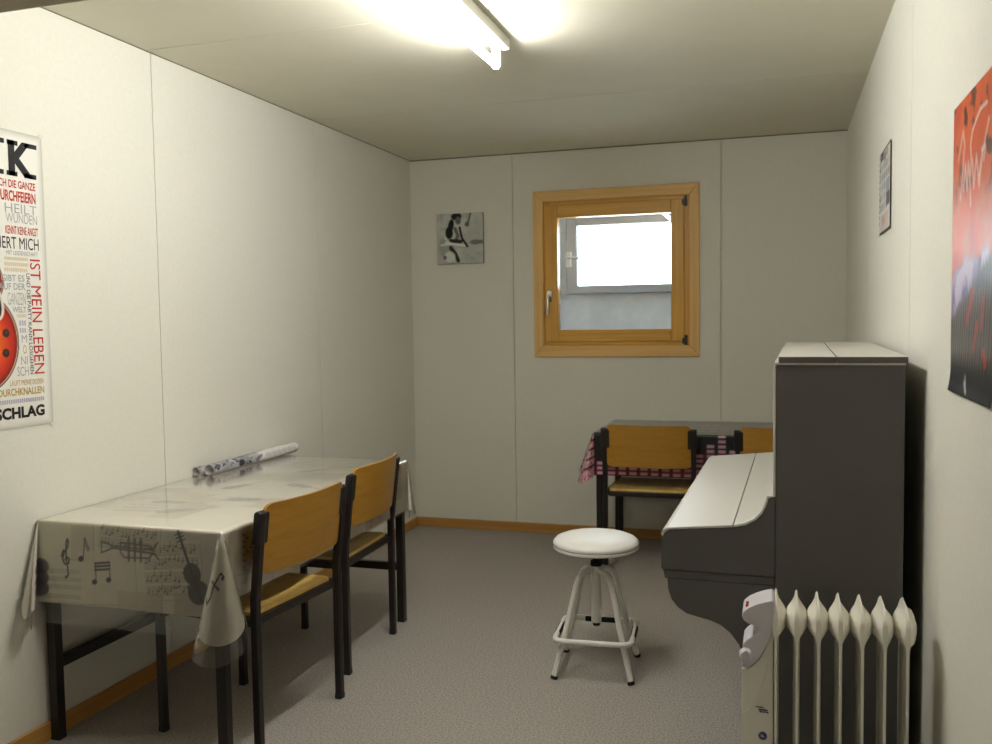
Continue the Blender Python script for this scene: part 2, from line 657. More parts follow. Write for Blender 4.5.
box(bm, 0.94, 1.75, YS - 0.05, YS - 0.02, 1.522, 1.545)
ol(bm, 'sill', M_metal, bevel=0.003)
bm = bmesh.new()
box(bm, 1.01, 1.71, YS + 0.008, YS + 0.013, 1.565, 1.99)
ol(bm, 'window_pane', M_glass)
bm = bmesh.new()
box(bm, 0.948, 0.982, YS - 0.05, YS - 0.026, 1.70, 1.80)
sweep(bm, [(0.97, YS - 0.035, 1.765), (0.97, YS - 0.07, 1.762), (1.045, YS - 0.072, 1.756)], 0.009, 10)
ol(bm, 'window_latch', M_white, smooth=True)

# ------------------------------------------------------------------ ceiling light
LY0, LY1 = -3.74, -2.245
lamp = thing('ceiling_light', 'lit fluorescent batten light on the ceiling', 'lamp', (1.318, (LY0 + LY1) / 2, H))
def ll(bm_, name, mats, **k):
    for v in bm_.verts:
        v.co -= Vector((1.318, (LY0 + LY1) / 2, H))
    return link(name, bm_, mats, lamp, **k)
bm = bmesh.new()
prism(bm, [(1.279, H), (1.281, H - 0.038), (1.287, H - 0.043), (1.337, H - 0.043), (1.343, H - 0.038), (1.343, H)], 'y', LY0, LY1)
ll(bm, 'housing', M_white, bevel=0.002)
bm = bmesh.new()
sweep(bm, [(1.296, LY0 + 0.03, H - 0.098), (1.296, LY1 - 0.03, H - 0.098)], 0.013, 16)
ll(bm, 'fluorescent_tube', M_tube, smooth=True)
for yy in (LY0 + 0.012, LY1 - 0.028):
    bm = bmesh.new()
    prism(bm, [(1.279, H - 0.038), (1.279, H - 0.105), (1.287, H - 0.116), (1.305, H - 0.116), (1.313, H - 0.105), (1.313, H - 0.038)], 'y', yy, yy + 0.018)
    ll(bm, 'tube_holder', M_white, bevel=0.003)

# ------------------------------------------------------------------ pictures on the walls
# --- poster with lettering on the left wall
PY0, PY1, PZ0, PZ1 = -3.79, -3.114, 1.040, 1.975
def py(u, v):
    return -3.126 - (37 + (v - 137) * 14 / 287 - u) * 0.00405
def pz(v):
    return 1.974 - (v - 137) / 287 * 0.936

a = Art(PY0, PY1, PZ0, PZ1, 0.0028, (238, 236, 227))
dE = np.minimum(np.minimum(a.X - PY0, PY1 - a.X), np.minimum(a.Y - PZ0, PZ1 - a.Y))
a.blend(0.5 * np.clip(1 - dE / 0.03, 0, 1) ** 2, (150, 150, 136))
gx, gz = -3.385, 1.315
for sc_, col_, sf in ((1.04, (52, 18, 14), None), (1.015, (226, 200, 172), None), (0.99, (96, 16, 14), None), (0.95, (168, 30, 18), 0.12), (0.84, (206, 58, 20), 0.3), (0.60, (226, 112, 26), 0.5)):
    a.ell(gx, gz, 0.138 * sc_, 0.150 * sc_, col_, soft=sf)
    a.ell(gx - 0.01, gz + 0.185, 0.100 * sc_, 0.085 * sc_, col_, soft=sf)
a.rect(gx - 0.02, gz + 0.24, 0.032, 0.34, (58, 36, 26))
a.ell(gx + 0.055, gz + 0.125, 0.034, 0.062, (232, 226, 210), rot=0.3)
a.ell(gx + 0.052, gz + 0.125, 0.027, 0.054, (34, 30, 30), rot=0.3)
for q in ((gx - 0.03, gz + 0.03), (gx - 0.03, gz + 0.11)):
    a.rect(q[0], q[1], 0.07, 0.03, (30, 26, 26))
for v_ in (331, 350):
    a.ell(py(6, v_), pz(v_), 0.013, 0.013, (28, 22, 22))
    a.ell(py(6, v_), pz(v_) + 0.002, 0.007, 0.007, (72, 58, 54))
poster = thing('music_poster', 'large off-white lettered poster with red guitar on the left wall', 'poster', (0.002, (PY0 + PY1) / 2, PZ0))
M_print = print_mat('poster print', 0.5, 0.4)
def pmap(X, Y):
    return (0.0 * X, X - (PY0 + PY1) / 2, Y - PZ0)
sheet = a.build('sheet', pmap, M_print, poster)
ink = [mat('black ink', (34, 33, 34), 0.6, 0.3), mat('red ink', (186, 46, 34), 0.6, 0.3), mat('grey ink', (168, 170, 174), 0.6, 0.3),
       mat('gold ink', (196, 166, 82), 0.6, 0.3), mat('cream ink', (224, 210, 178), 0.6, 0.3), mat('lilac grey ink', (190, 186, 200), 0.6, 0.3)]
BLK, RED, GRY, GLD, CRM, LIL = range(6)
rows = [("I", -7.5, -1.0, 146, 180, BLK, .0), ("K", 8.0, 32.5, 146, 180, BLK, .045),
        ("CH DIE GANZE", -1.5, 34, 184, 191.5, RED, 0.015), ("DURCHFEIERN", -4, 34.4, 194, 204.5, RED, .025),
        ("HEILT", 4.3, 35.5, 206.5, 215.4, GRY, -.005), ("WUNDEN", 5.2, 36, 216, 224.8, GRY, -.005),
        ("KENNT KEINE ANGST", 5, 37, 228, 236, RED, .008), ("RIERT MICH", -5, 37.8, 238.6, 250, BLK, .0),
        ("MIT LEIDENSCHAFT", 5.8, 37, 251.8, 256, GRY, 0),
        ("GIBT ES", 1, 23.4, 275, 281.3, GRY, .01), ("AUF DER", -1, 24.3, 283, 289.5, GRY, .01),
        ("GANZEN", 7.5, 24.9, 292, 304, GRY, -.01), ("WELT", 12, 25.4, 305.7, 311.2, GRY, .01),
        ("M", 21, 26.2, 333, 340.5, GRY, 0), ("O", 22.4, 26, 343, 351.5, GLD, 0), ("NI", 20.5, 27, 354, 362, GRY, 0),
        ("SCH", 17, 28, 364, 373, GRY, 0), ("L\u00c4UFT MEINE DOSEN", 9.7, 43.2, 375.6, 382, GLD, 0.0),
        ("DURCHKNALLEN", -1, 44, 384.5, 391.6, GLD, 0.02), ("SCHLAG", -3.5, 44.6, 402.6, 414, BLK, .045)]
bm = bmesh.new()
def L(y, z):
    return (0.0008, y - (PY0 + PY1) / 2, z - PZ0)
for t, ul, ur, vt, vb, ci, bo in rows:
    ya, yb = py(ul, vb), py(ur, vb)
    z0_, z1_ = pz(vb), pz(vt)
    put_text(bm, t, L(ya, z0_), (0, yb - ya, 0), (0, 0, z1_ - z0_), bo, ci)
# slab serifs of the big capitals
for ul, ur in ((-12, 3.0), (5.6, 16.0), (22.5, 34.8)):
    for vt in (146, 175.5):
        y0_, y1_ = py(ul, vt), py(ur, vt)
        c_ = [bm.verts.new(L(y0_, pz(vt + 4.5))), bm.verts.new(L(y1_, pz(vt + 4.5))), bm.verts.new(L(y1_, pz(vt))), bm.verts.new(L(y0_, pz(vt)))]
        bm.faces.new(c_).material_index = BLK
# lettering that runs down the sheet
ya, yb = py(28.6, 262), py(39.0, 262)
put_text(bm, "IST MEIN LEBEN", L(ya, pz(259)), (0, 0, pz(372) - pz(259)), (0, yb - ya, 0), .0, RED)
ya, yb = py(25.0, 275), py(28.6, 275)
put_text(bm, "UND DIE PARTY KANN LOSGEHEN", L(ya, pz(273)), (0, 0, pz(372) - pz(273)), (0, yb - ya, 0), 0, BLK)
# lines too small to read
def tiny(ul, ur, vt, vb, ci, n):
    for k in range(n):
        f0, f1 = k / n, (k + 0.72) / n
        y0_, y1_ = py(ul + (ur - ul) * f0, vb), py(ul + (ur - ul) * f1, vb)
        c_ = [bm.verts.new(L(y0_, pz(vb))), bm.verts.new(L(y1_, pz(vb))), bm.verts.new(L(y1_, pz(vt))), bm.verts.new(L(y0_, pz(vt)))]
        bm.faces.new(c_).material_index = ci
tiny(4, 27, 258, 261, CRM, 14); tiny(4, 27, 263, 266.5, CRM, 12); tiny(4, 27, 268.5, 272, CRM, 11)
tiny(16, 25.5, 313, 316, CRM, 6); tiny(18.5, 25.8, 319, 324, LIL, 3); tiny(19, 25.8, 326.5, 331, LIL, 3)
tiny(-2, 44.4, 395, 399, LIL, 22)
link('lettering', bm, ink, poster)
M_tape = mat('pale sticky tape', (226, 223, 212), 0.3, 0.5)
for zz in (PZ1 + 0.002, PZ0 - 0.002):
    bm = bmesh.new()
    box(bm, 0.0006, 0.0012, PY1 - 0.012 - (PY0 + PY1) / 2, PY1 + 0.006 - (PY0 + PY1) / 2, zz - 0.007 - PZ0, zz + 0.007 - PZ0)
    link('sticky_tape', bm, M_tape, poster)

# --- colourful poster on the right wall
RY0, RY1, RZ0, RZ1 = -3.75, -3.328, 1.192, 1.80
a = Art(RY0, RY1, RZ0, RZ1, 0.0024, (228, 102, 52))
U = (RY1 - a.X) / (RY1 - RY0)            # 0 at the far (left as seen) edge
V = (a.Y - RZ0) / (RZ1 - RZ0)
n1, n2, n3 = a.noise(0.16, 3), a.noise(0.05, 5), a.noise(0.09, 9)
a.blend(np.clip((n1 - 0.45) * 4, 0, 1) * 0.7, (204, 74, 46))
a.blend(np.clip((n3 - 0.52) * 6, 0, 1) * 0.6 * np.clip((0.85 - V) * 5, 0, 1), (214, 140, 122))
a.blend(np.clip((n2 - 0.60) * 12, 0, 1) * np.clip((V - 0.62) * 6, 0, 1) * 0.85, (64, 40, 40))
a.blend(np.clip((0.60 - V) * 9, 0, 1) * np.clip((n1 - 0.35) * 4, 0, 1) * 0.5, (190, 62, 50))
def PX(u, v):
    """print coordinates of a mark"""
    t_ = 110 - (u - 956); b_ = 390 + (u - 956) * 0.5
    return (RY1 - (u - 956) * 0.0097, RZ1 - (RZ1 - RZ0) * (v - t_) / (b_ - t_))
up_ = 0.44 + 0.03 * U + 0.10 * (n3 - 0.5)
lo_ = 0.245 + 0.22 * U
saw = 0.035 * np.abs(((a.X / 0.024) % 1) * 2 - 1)
a.blend(np.clip((up_ - V) / 0.03, 0, 1), (150, 128, 176))
a.blend(np.clip((up_ - 0.05 - V) / 0.05, 0, 1) * np.clip((n2 - 0.3) * 4, 0, 1), (92, 76, 158))
a.blend(np.clip((n3 - 0.58) * 10, 0, 1) * np.clip((up_ - V) / 0.03, 0, 1), (206, 190, 214))
a.blend(np.clip((lo_ + saw - V) / 0.012, 0, 1), (36, 33, 33))
for k in range(18):
    x_ = RY1 - 0.006 - k * 0.024
    top = RZ0 + (RZ1 - RZ0) * (0.235 + 0.22 * (RY1 - x_) / (RY1 - RY0))
    a.stroke([(x_ - 0.030, top + 0.03), (x_ + 0.012, top - 0.19 - 0.02 * (k % 3))], 0.0055, (168, 164, 168), 0.8)
for p_, q_, w_ in (((980, 292), (974, 322), 0.022), ((984, 326), (981, 352), 0.018), ((990, 300), (988, 330), 0.016), ((990, 355), (992, 368), 0.02)):
    a.stroke([PX(*p_), PX(*q_)], w_, (192, 50, 36), 0.9)
a.stroke([PX(986, 262), PX(983, 290), PX(990, 275)], 0.02, (58, 56, 84), 0.9)
a.blend(np.clip((0.20 - V) * 20, 0, 1) * np.clip((V - 0.13) * 20, 0, 1) * 0.35, (96, 98, 98))
a.blend(np.clip((0.11 - V) * 14, 0, 1), (22, 20, 21))
a.stroke([PX(973, 378), PX(974.5, 390), PX(972.5, 384), PX(976, 396)], 0.010, (206, 204, 202), 0.9)
wh = (236, 214, 210)
sc = [[(962, 160), (967, 131), (969, 145), (965, 198)], [(968, 190), (970, 164), (972, 190), (973, 162), (975, 182), (976, 205)], [(977, 160), (979, 188), (981, 156), (984, 187), (987, 150)],
      [(990, 106), (984, 111), (977, 130), (975, 145), (976, 158), (975, 176)], [(992, 122), (986, 160), (984, 176)], [(986, 152), (989, 148), (988, 162)]]
for s_ in sc:
    a.stroke([PX(*p) for p in s_], 0.0095, wh, 0.9)
rp_ = tag(a.build('band_poster', lambda X, Y: (W - 0.003 - 0.006 * np.clip((RZ0 + 0.05 - Y) / 0.05, 0, 1) ** 2 + 0 * X, X, Y), print_mat('glossy poster print', 0.32, 0.5), solid=0.0006),
          'orange, violet and black poster with white scribbled signature on the right wall', 'poster')

# --- narrow sheet of small pictures on the right wall
a = Art(-2.155, -1.81, 1.655, 1.953, 0.003, (206, 203, 192))
for i in range(5):
    for j in range(6):
        cx_, cz_ = -1.85 - i * 0.066, 1.93 - j * 0.036
        g_ = rng.randint(150, 205)
        a.rect(cx_, cz_, 0.05, 0.026, (g_, g_, g_ - 8))
a.rect(-1.90, 1.935, 0.09, 0.030, (52, 47, 42)); a.rect(-1.985, 1.925, 0.05, 0.03, (110, 102, 92))
a.rect(-2.08, 1.81, 0.09, 0.05, (150, 154, 172)); a.rect(-2.09, 1.765, 0.10, 0.045, (58, 52, 52))
a.rect(-1.99, 1.695, 0.26, 0.055, (196, 180, 166)); a.rect(-1.95, 1.70, 0.09, 0.03, (172, 120, 108), 0.7)
for k in range(12):
    a.ell(-1.818, 1.94 - k * 0.022, 0.012, 0.007, (74, 68, 60))
dE = np.minimum(np.minimum(a.X + 2.155, -1.81 - a.X), np.minimum(a.Y - 1.655, 1.953 - a.Y))
a.blend(np.clip((0.009 - dE) / 0.003, 0, 1) * (a.X < -1.83), (62, 58, 48))
tag(a.build('picture_sheet', lambda X, Y: (W - 0.003 + 0 * X, X, Y), M_print, solid=0.002), 'small dark-edged sheet of grey pictures on the right wall', 'poster')

# --- square grey canvas on the back wall
a = Art(0.184, 0.497, 1.731, 2.051, 0.0026, (192, 195, 188))
n1, n2 = a.noise(0.12, 21), a.noise(0.04, 22)
a.blend(np.clip((n1 - 0.45) * 4, 0, 1) * 0.5, (222, 224, 216))
a.blend(np.clip((n2 - 0.58) * 6, 0, 1) * 0.35, (150, 152, 146))
def cv(fx, fy):
    return (0.184 + fx * 0.313, 1.731 + fy * 0.32)
dk, lt, md = (44, 45, 44), (240, 240, 232), (116, 117, 111)
def ce(fx, fy, rx, ry, col, op=1, rot=0, soft=0.3):
    p = cv(fx, fy)
    a.ell(p[0], p[1], rx * 0.313, ry * 0.32, col, op, rot, soft)
def cs(pts, w, col, op=1):
    a.stroke([cv(*p) for p in pts], w * 0.313, col, op)
ce(0.22, 0.30, 0.16, 0.24, (156, 158, 151), 0.7, 0.4)
ce(0.43, 0.94, 0.11, 0.07, dk); ce(0.47, 0.86, 0.06, 0.08, md)          # hair and face
ce(0.31, 0.76, 0.06, 0.13, dk, 1, -0.2); ce(0.27, 0.62, 0.08, 0.12, dk)  # dark top
cs([(0.40, 0.70), (0.46, 0.56), (0.42, 0.48)], 0.07, md)
cs([(0.30, 0.46), (0.52, 0.44)], 0.08, dk, 0.9)
cs([(0.20, 0.42), (0.60, 0.36)], 0.05, lt, 0.9)
cs([(0.50, 0.72), (0.54, 0.52), (0.66, 0.34)], 0.045, dk)
cs([(0.10, 0.38), (0.30, 0.40), (0.18, 0.52)], 0.05, lt, 0.7)
cs([(0.30, 0.32), (0.40, 0.20), (0.46, 0.06)], 0.08, dk, 0.9)
ce(0.28, 0.14, 0.12, 0.11, lt, 0.8); ce(0.17, 0.13, 0.04, 0.04, md)
cs([(0.74, 1.0), (0.70, 0.86), (0.66, 0.78)], 0.04, md); ce(0.66, 0.78, 0.05, 0.05, md)
ce(0.84, 0.42, 0.12, 0.05, md, 0.8); ce(0.97, 0.42, 0.06, 0.04, md, 0.8)
canvas = thing('canvas_picture', 'square grey canvas of a seated figure on the back wall', 'picture', (0.3440, 0, 1.722))
a.build('painted_face', lambda X, Y: (X - 0.3405, -0.0205 + 0 * X, Y - 1.731), print_mat('painted canvas', 0.8, 0.2), canvas)
bm = bmesh.new()
box(bm, 0.184 - 0.3405, 0.497 - 0.3405, -0.02, 0, 0, 0.32)
link('canvas_body', bm, mat('grey canvas edge', (150, 152, 146), 0.85, 0.2), canvas)

# ------------------------------------------------------------------ tables and cloths
TZ = 0.732
def table(name, label, x0, x1, y0, y1, stretchers):
    t = thing(name, label, 'table', ((x0 + x1) / 2, (y0 + y1) / 2, 0))
    ox, oy = (x0 + x1) / 2, (y0 + y1) / 2
    def tl(bm_, n_, mats, **k):
        for v in bm_.verts:
            v.co -= Vector((ox, oy, 0))
        return link(n_, bm_, mats, t, **k)
    bm = bmesh.new()
    box(bm, x0, x1, y0, y1, TZ - 0.026, TZ)
    tl(bm, 'tabletop', wood('table board', (150, 120, 84), (176, 146, 104), 'y', 0.5), bevel=0.003)
    bm = bmesh.new()
    e, h = 0.006, 0.016
    for q in ((x0 + e, x1 - e, y0 + e, y0 + e + 2 * h), (x0 + e, x1 - e, y1 - e - 2 * h, y1 - e), (x0 + e, x0 + e + 2 * h, y0 + e, y1 - e), (x1 - e - 2 * h, x1 - e, y0 + e, y1 - e)):
        box(bm, *q, TZ - 0.072, TZ - 0.0265)
    tl(bm, 'apron', M_iron)
    for cx in (x0 + e + h, x1 - e - h):
        for cy in (y0 + e + h, y1 - e - h):
            bm = bmesh.new()
            box(bm, cx - h - 0.001, cx + h + 0.001, cy - h - 0.001, cy + h + 0.001, 0.006, TZ - 0.027)
            box(bm, cx - h - 0.002, cx + h + 0.002, cy - h - 0.002, cy + h + 0.002, 0, 0.012, 1)
            tl(bm, 'leg', [M_iron, M_plastic], bevel=0.003)
    for s_ in stretchers:
        bm = bmesh.new()
        box(bm, *s_)
        tl(bm, 'stretcher', M_iron, bevel=0.002)
    return t

class Drape:
    """maps flat cloth coordinates to a cloth hanging over a table; ears at the corners"""
    def __init__(s, x0, x1, y0, y1, z, ears, slope, wav, dims, xmin=None):
        s.__dict__.update(locals())
    def __call__(s, X, Y):
        ax0, ax1 = np.maximum(s.x0 - X, 0), np.maximum(X - s.x1, 0)
        ay0, ay1 = np.maximum(s.y0 - Y, 0), np.maximum(Y - s.y1, 0)
        px, py_ = np.clip(X, s.x0, s.x1), np.clip(Y, s.y0, s.y1)
        pz_ = np.full(X.shape, s.z)
        ax, ay = ax0 + ax1, ay0 + ay1
        sx, sy = np.where(ax1 > 0, 1.0, -1.0), np.where(ay1 > 0, 1.0, -1.0)
        # plain drops
        def slp(n):
            return s.slope[n]
        sl_x = np.where(ax1 > 0, slp('x1'), slp('x0'))
        sl_y = np.where(ay1 > 0, slp('y1'), slp('y0'))
        R = 0.006
        def drop(a, sl, w):
            th = np.clip(a / R, 0, PI / 2)
            out_ = np.where(a < R * PI / 2, R * np.sin(th), R + (a - R * PI / 2) * (sl + w))
            dn = np.where(a < R * PI / 2, R * (1 - np.cos(th)), R + (a - R * PI / 2))
            return out_, dn
        wx = s.wav * (np.sin(Y * 13 + 0.7) + 0.6 * np.sin(Y * 29 + 2.0)) * (sl_x > 0.005)
        wy = s.wav * (np.sin(X * 15 + 0.3) + 0.6 * np.sin(X * 33 + 1.0)) * (sl_y > 0.005)
        ox_, dx_ = drop(ax, sl_x, wx)
        oy_, dy_ = drop(ay, sl_y, wy)
        only_x, only_y, both = (ax > 0) & (ay == 0), (ay > 0) & (ax == 0), (ax > 0) & (ay > 0)
        px = np.where(only_x, px + sx * ox_, px)
        pz_ = np.where(only_x, s.z - dx_, pz_)
        py_ = np.where(only_y, py_ + sy * oy_, py_)
        pz_ = np.where(only_y, s.z - dy_, pz_)
        # corner ears
        for (cx, cy), (alpha, spread, tilt, bulge) in s.ears.items():
            mk = both & (sx == cx) & (sy == cy)
            Dx, Dy = s.dims['x1' if cx > 0 else 'x0'], s.dims['y1' if cy > 0 else 'y0']
            th = np.arctan2(ay / Dy, ax / Dx) / (PI / 2)    # 0 on the x drop, 1 on the y drop
            r = np.maximum(ax / Dx, ay / Dy) * (Dx * (1 - th) + Dy * th + bulge * np.sin(PI * th) ** 1.3)   # rounded corner of the cloth
            # angle runs from the x drop side to the y drop side
            phi0 = np.arctan(np.where(cx > 0, slp('x1'), slp('x0')))
            phi1 = np.arctan(np.where(cy > 0, slp('y1'), slp('y0')))
            base = phi0 * (1 - th) + phi1 * th
            phi = base + tilt * np.sin(PI * th) ** 0.7 * (1 + 0.10 * np.sin(9 * th))
            a_x = 0.0 if cx > 0 else PI
            a_y = PI / 2 if cy > 0 else -PI / 2
            if a_x == PI and a_y < 0:
                a_y = 3 * PI / 2
            tt = np.clip(th, 0, 1)
            ss = tt * tt * (3 - 2 * tt)
            al = np.where(tt < 0.12, a_x + (alpha - spread - a_x) * tt / 0.12,
                 np.where(tt > 0.88, alpha + spread + (a_y - alpha - spread) * (tt - 0.88) / 0.12,
                          alpha - spread + 2 * spread * (tt - 0.12) / 0.76)) if a_y > a_x else \
                 np.where(tt < 0.12, a_x + (alpha + spread - a_x) * tt / 0.12,
                 np.where(tt > 0.88, alpha - spread + (a_y - alpha + spread) * (tt - 0.88) / 0.12,
                          alpha + spread - 2 * spread * (tt - 0.12) / 0.76))
            rad = R + r * np.sin(phi)
            px = np.where(mk, px + rad * np.cos(al), px)
            py_ = np.where(mk, py_ + rad * np.sin(al), py_)
            pz_ = np.where(mk, s.z - r * np.cos(phi), pz_)
        if s.xmin is not None:
            px = np.maximum(px, s.xmin)     # the wall stops the cloth
        return px, py_, pz_

# --- left table with its sheet-music cloth and clear cover
AX0, AX1, AY0, AY1 = 0.008, 0.692, -3.200, -1.785
table('table', 'long black-legged table along the left wall', AX0, AX1, AY0, AY1,
      [(AX0 + 0.010, AX0 + 0.034, AY0 + 0.041, AY1 - 0.041, 0.235, 0.27), (AX0 + 0.041, AX1 - 0.041, AY1 - 0.034, AY1 - 0.010, 0.235, 0.27)])
DR = dict(x0=0.14, x1=0.225, y0=0.265, y1=0.235)
a = Art(AX0 - DR['x0'], AX1 + DR['x1'], AY0 - DR['y0'], AY1 + DR['y1'], 0.0028, (236, 231, 219))
n1, n2 = a.noise(0.25, 31), a.noise(0.03, 32)
a.blend(np.clip((n1 - 0.4) * 3, 0, 1) * 0.5, (222, 214, 199))
rr = random.Random(11)
inkc = (62, 54, 53)
def staff(cx, cy, w, rot, lines=5, gap=0.0068, dots=True, op=0.75):
    c_, s_ = math.cos(rot), math.sin(rot)
    for k in range(lines):
        q = (k - (lines - 1) / 2) * gap
        a.rect(cx - s_ * q, cy + c_ * q, w, 0.0020, inkc, op * 0.5, rot)
    if dots:
        x_ = -w / 2 + 0.008
        while x_ < w / 2 - 0.005:
            q = rr.uniform(-2, 2) * gap
            X_, Y_ = cx + c_ * x_ - s_ * q, cy + s_ * x_ + c_ * q
            a.ell(X_, Y_, 0.0036, 0.0028, inkc, op, rot)
            a.rect(X_ + c_ * .003 - s_ * .009, Y_ + s_ * .003 + c_ * .009, 0.0020, 0.014, inkc, op * 0.8, rot)
            x_ += rr.uniform(0.008, 0.02)
def patch(cx, cy, w, h, rot, tone, rows_=0, gapr=0.045):
    a.rect(cx, cy, w, h, tone, 0.75, rot)
    a.rect(cx, cy - h / 2, w, 0.002, (130, 120, 104), 0.5, rot)
    a.rect(cx + w / 2, cy, 0.002, h, (130, 120, 104), 0.5, rot)
    for k in range(rows_):
        q = h / 2 - gapr * (k + 0.6)
        staff(cx - math.sin(rot) * q, cy + math.cos(rot) * q, w * 0.9, rot)
tones = [(236, 230, 216), (212, 202, 182), (226, 219, 203), (202, 191, 170), (242, 237, 224)]
for k in range(46):
    patch(rr.uniform(AX0, AX1 + .2), rr.uniform(AY0 + 0.05, AY1 + .2), rr.uniform(.12, .3), rr.uniform(.1, .24), rr.choice([0, 0.1, -0.12, 1.5, 0.3]), rr.choice(tones), rr.choice([0, 0, 2, 3]))
F0 = AY0                                    # front edge; on the front drop  y = F0 - depth
def fd(x, z):
    return (x, F0 - (0.732 - z))
def front_patch(x, z, w, h, rot, tone, rows_=0, g_=0.045):
    p = fd(x, z)
    patch(p[0], p[1], w, h, rot, tone, rows_, g_)
front_patch(0.12, 0.60, 0.22, 0.26, 0.02, (228, 220, 198))
front_patch(0.185, 0.665, 0.09, 0.11, 0.0, (214, 204, 184))
front_patch(0.28, 0.56, 0.22, 0.17, 0.05, (234, 224, 204))
front_patch(0.52, 0.60, 0.22, 0.18, 0.10, (244, 236, 216), 4, 0.042)
front_patch(0.36, 0.69, 0.24, 0.075, -0.06, (226, 216, 194), 2, 0.036)
front_patch(0.40, 0.495, 0.17, 0.06, 0.0, (214, 202, 180))
front_patch(0.60, 0.50, 0.14, 0.07, 0.0, (206, 194, 174))
for z_ in (0.57, 0.545, 0.52, 0.49):
    staff(0.08, fd(0, z_)[1], 0.2, 0.02, 3, 0.005, False, 0.6)
bk = (30, 27, 29)
def glyph(pts, w, col=bk, op=0.95):
    a.stroke([fd(*p) for p in pts], w, col, op)
# treble clef
cl = [(0.122, 0.553), (0.130, 0.560), (0.128, 0.575), (0.122, 0.62), (0.121, 0.66), (0.126, 0.676), (0.131, 0.668), (0.127, 0.648), (0.112, 0.628), (0.108, 0.608), (0.117, 0.594), (0.131, 0.598), (0.134, 0.612), (0.124, 0.618), (0.118, 0.608)]
glyph(cl, 0.006)
a.ell(*fd(0.121, 0.553), 0.005, 0.005, bk)
glyph([(0.106, 0.62), (0.112, 0.636)], 0.010)
# quaver and beamed notes
a.ell(*fd(0.180, 0.615), 0.011, 0.009, bk, 1, 0.4)
glyph([(0.189, 0.618), (0.194, 0.682)], 0.003)
glyph([(0.194, 0.682), (0.203, 0.662), (0.212, 0.648)], 0.004)
glyph([(0.193, 0.666), (0.202, 0.650), (0.208, 0.640)], 0.003)
for z_ in (0.607, 0.597, 0.586):
    glyph([(0.233, z_ - 0.003), (0.287, z_ + 0.003)], 0.006)
glyph([(0.2345, 0.604), (0.2375, 0.547)], 0.003)
glyph([(0.286, 0.610), (0.289, 0.556)], 0.003)
a.ell(*fd(0.231, 0.545), 0.0095, 0.008, bk, 1, 0.3)
a.ell(*fd(0.283, 0.554), 0.0095, 0.008, bk, 1, 0.3)
# trumpet
tp = (92, 84, 78)
glyph([(0.258, 0.676), (0.30, 0.664), (0.42, 0.660), (0.455, 0.664), (0.470, 0.684)], 0.005, tp)
glyph([(0.258, 0.640), (0.30, 0.656), (0.42, 0.652), (0.458, 0.648), (0.472, 0.634)], 0.005, tp)
glyph([(0.258, 0.676), (0.258, 0.640)], 0.004, tp)
glyph([(0.33, 0.676), (0.44, 0.672), (0.455, 0.655), (0.44, 0.634), (0.345, 0.630), (0.33, 0.645), (0.33, 0.676)], 0.005, tp)
for x_ in (0.362, 0.385, 0.408):
    glyph([(x_, 0.690), (x_, 0.622)], 0.009, tp, 0.8)
# violin, leaning
vb_ = (82, 70, 68)
ang = math.atan2(0.511 - 0.723, 0.628 - 0.544)
def vio(t, q):
    p = (0.544 + 0.084 * t, 0.723 - 0.212 * t)
    n_ = (-math.sin(ang), math.cos(ang))
    return fd(p[0] + n_[0] * q, p[1] + n_[1] * q)
a.stroke([vio(0, 0), vio(0.5, 0)], 0.009, (70, 62, 62), 0.95)
for t_ in (0.03, 0.08, 0.13):
    a.stroke([vio(t_, -0.014), vio(t_, 0.014)], 0.004, (70, 62, 62), 0.9)
for t_, rx, ry in ((0.60, 0.034, 0.030), (0.72, 0.026, 0.020), (0.86, 0.038, 0.036)):
    p = vio(t_, 0)
    a.ell(p[0], p[1], rx, ry, vb_, 0.95, ang)
a.stroke([vio(0.5, 0), vio(0.98, 0)], 0.008, (58, 52, 54), 0.9)
# cello in the left ear and clef in the right one
p = (AX0 - 0.002, F0 - 0.16)
for k in range(3):
    a.ell(AX0 + 0.012, F0 - 0.15 - 0.035 * k, 0.035, 0.026, (120, 112, 122), 0.8)
ex, ey = AX1 + 0.09, F0 - 0.13
a.stroke([(ex - .03, ey - .04), (ex - .02, ey - .05), (ex - .012, ey - .03), (ex - .02, ey), (ex - .014, ey + .03), (ex, ey + .035), (ex + .005, ey + .02)], 0.006, bk, 0.95)
a.stroke([(ex - .035, ey + .01), (ex + .01, ey - .006)], 0.004, bk, 0.9)
# faint instruments on the top and the far side
for (x_, y_, r_) in ((0.34, -2.98, 0.6), (0.46, -2.75, 0.2), (0.30, -2.55, 1.2), (0.52, -2.45, -0.4), (0.40, -2.15, 0.9), (0.22, -2.85, 0.1), (0.55, -2.0, 0.3), (0.79, -2.7, 0.2), (0.80, -2.2, 1.4)):
    dx_, dy_ = math.cos(r_), math.sin(r_)
    a.stroke([(x_, y_), (x_ + dx_ * 0.16, y_ + dy_ * 0.16)], 0.008, (126, 118, 122), 0.8)
    a.ell(x_, y_, 0.045, 0.03, (132, 124, 126), 0.8, r_)
    a.ell(x_ + dx_ * .05, y_ + dy_ * .05, 0.035, 0.024, (132, 124, 126), 0.8, r_)
a.c += (n2[..., None] - 0.5) * 14
rd = math.radians
ears = {(1, -1): (rd(-58), rd(78), rd(16), 0.085), (-1, -1): (rd(284), rd(13), rd(21), 0.10),
        (1, 1): (rd(45), rd(50), rd(5), 0.0), (-1, 1): (rd(90), rd(8), rd(8), 0.0)}
cloth_map = Drape(AX0, AX1, AY0, AY1, TZ + 0.0015, ears, dict(x0=0.0, x1=0.012, y0=0.045, y1=0.05), 0.012, DR, 0.0018)
tag(a.build('tablecloth', cloth_map, print_mat('sheet music oilcloth', 0.55, 0.35, back=(205, 200, 188))),
    'beige sheet-music print tablecloth draped over the left table', 'tablecloth')
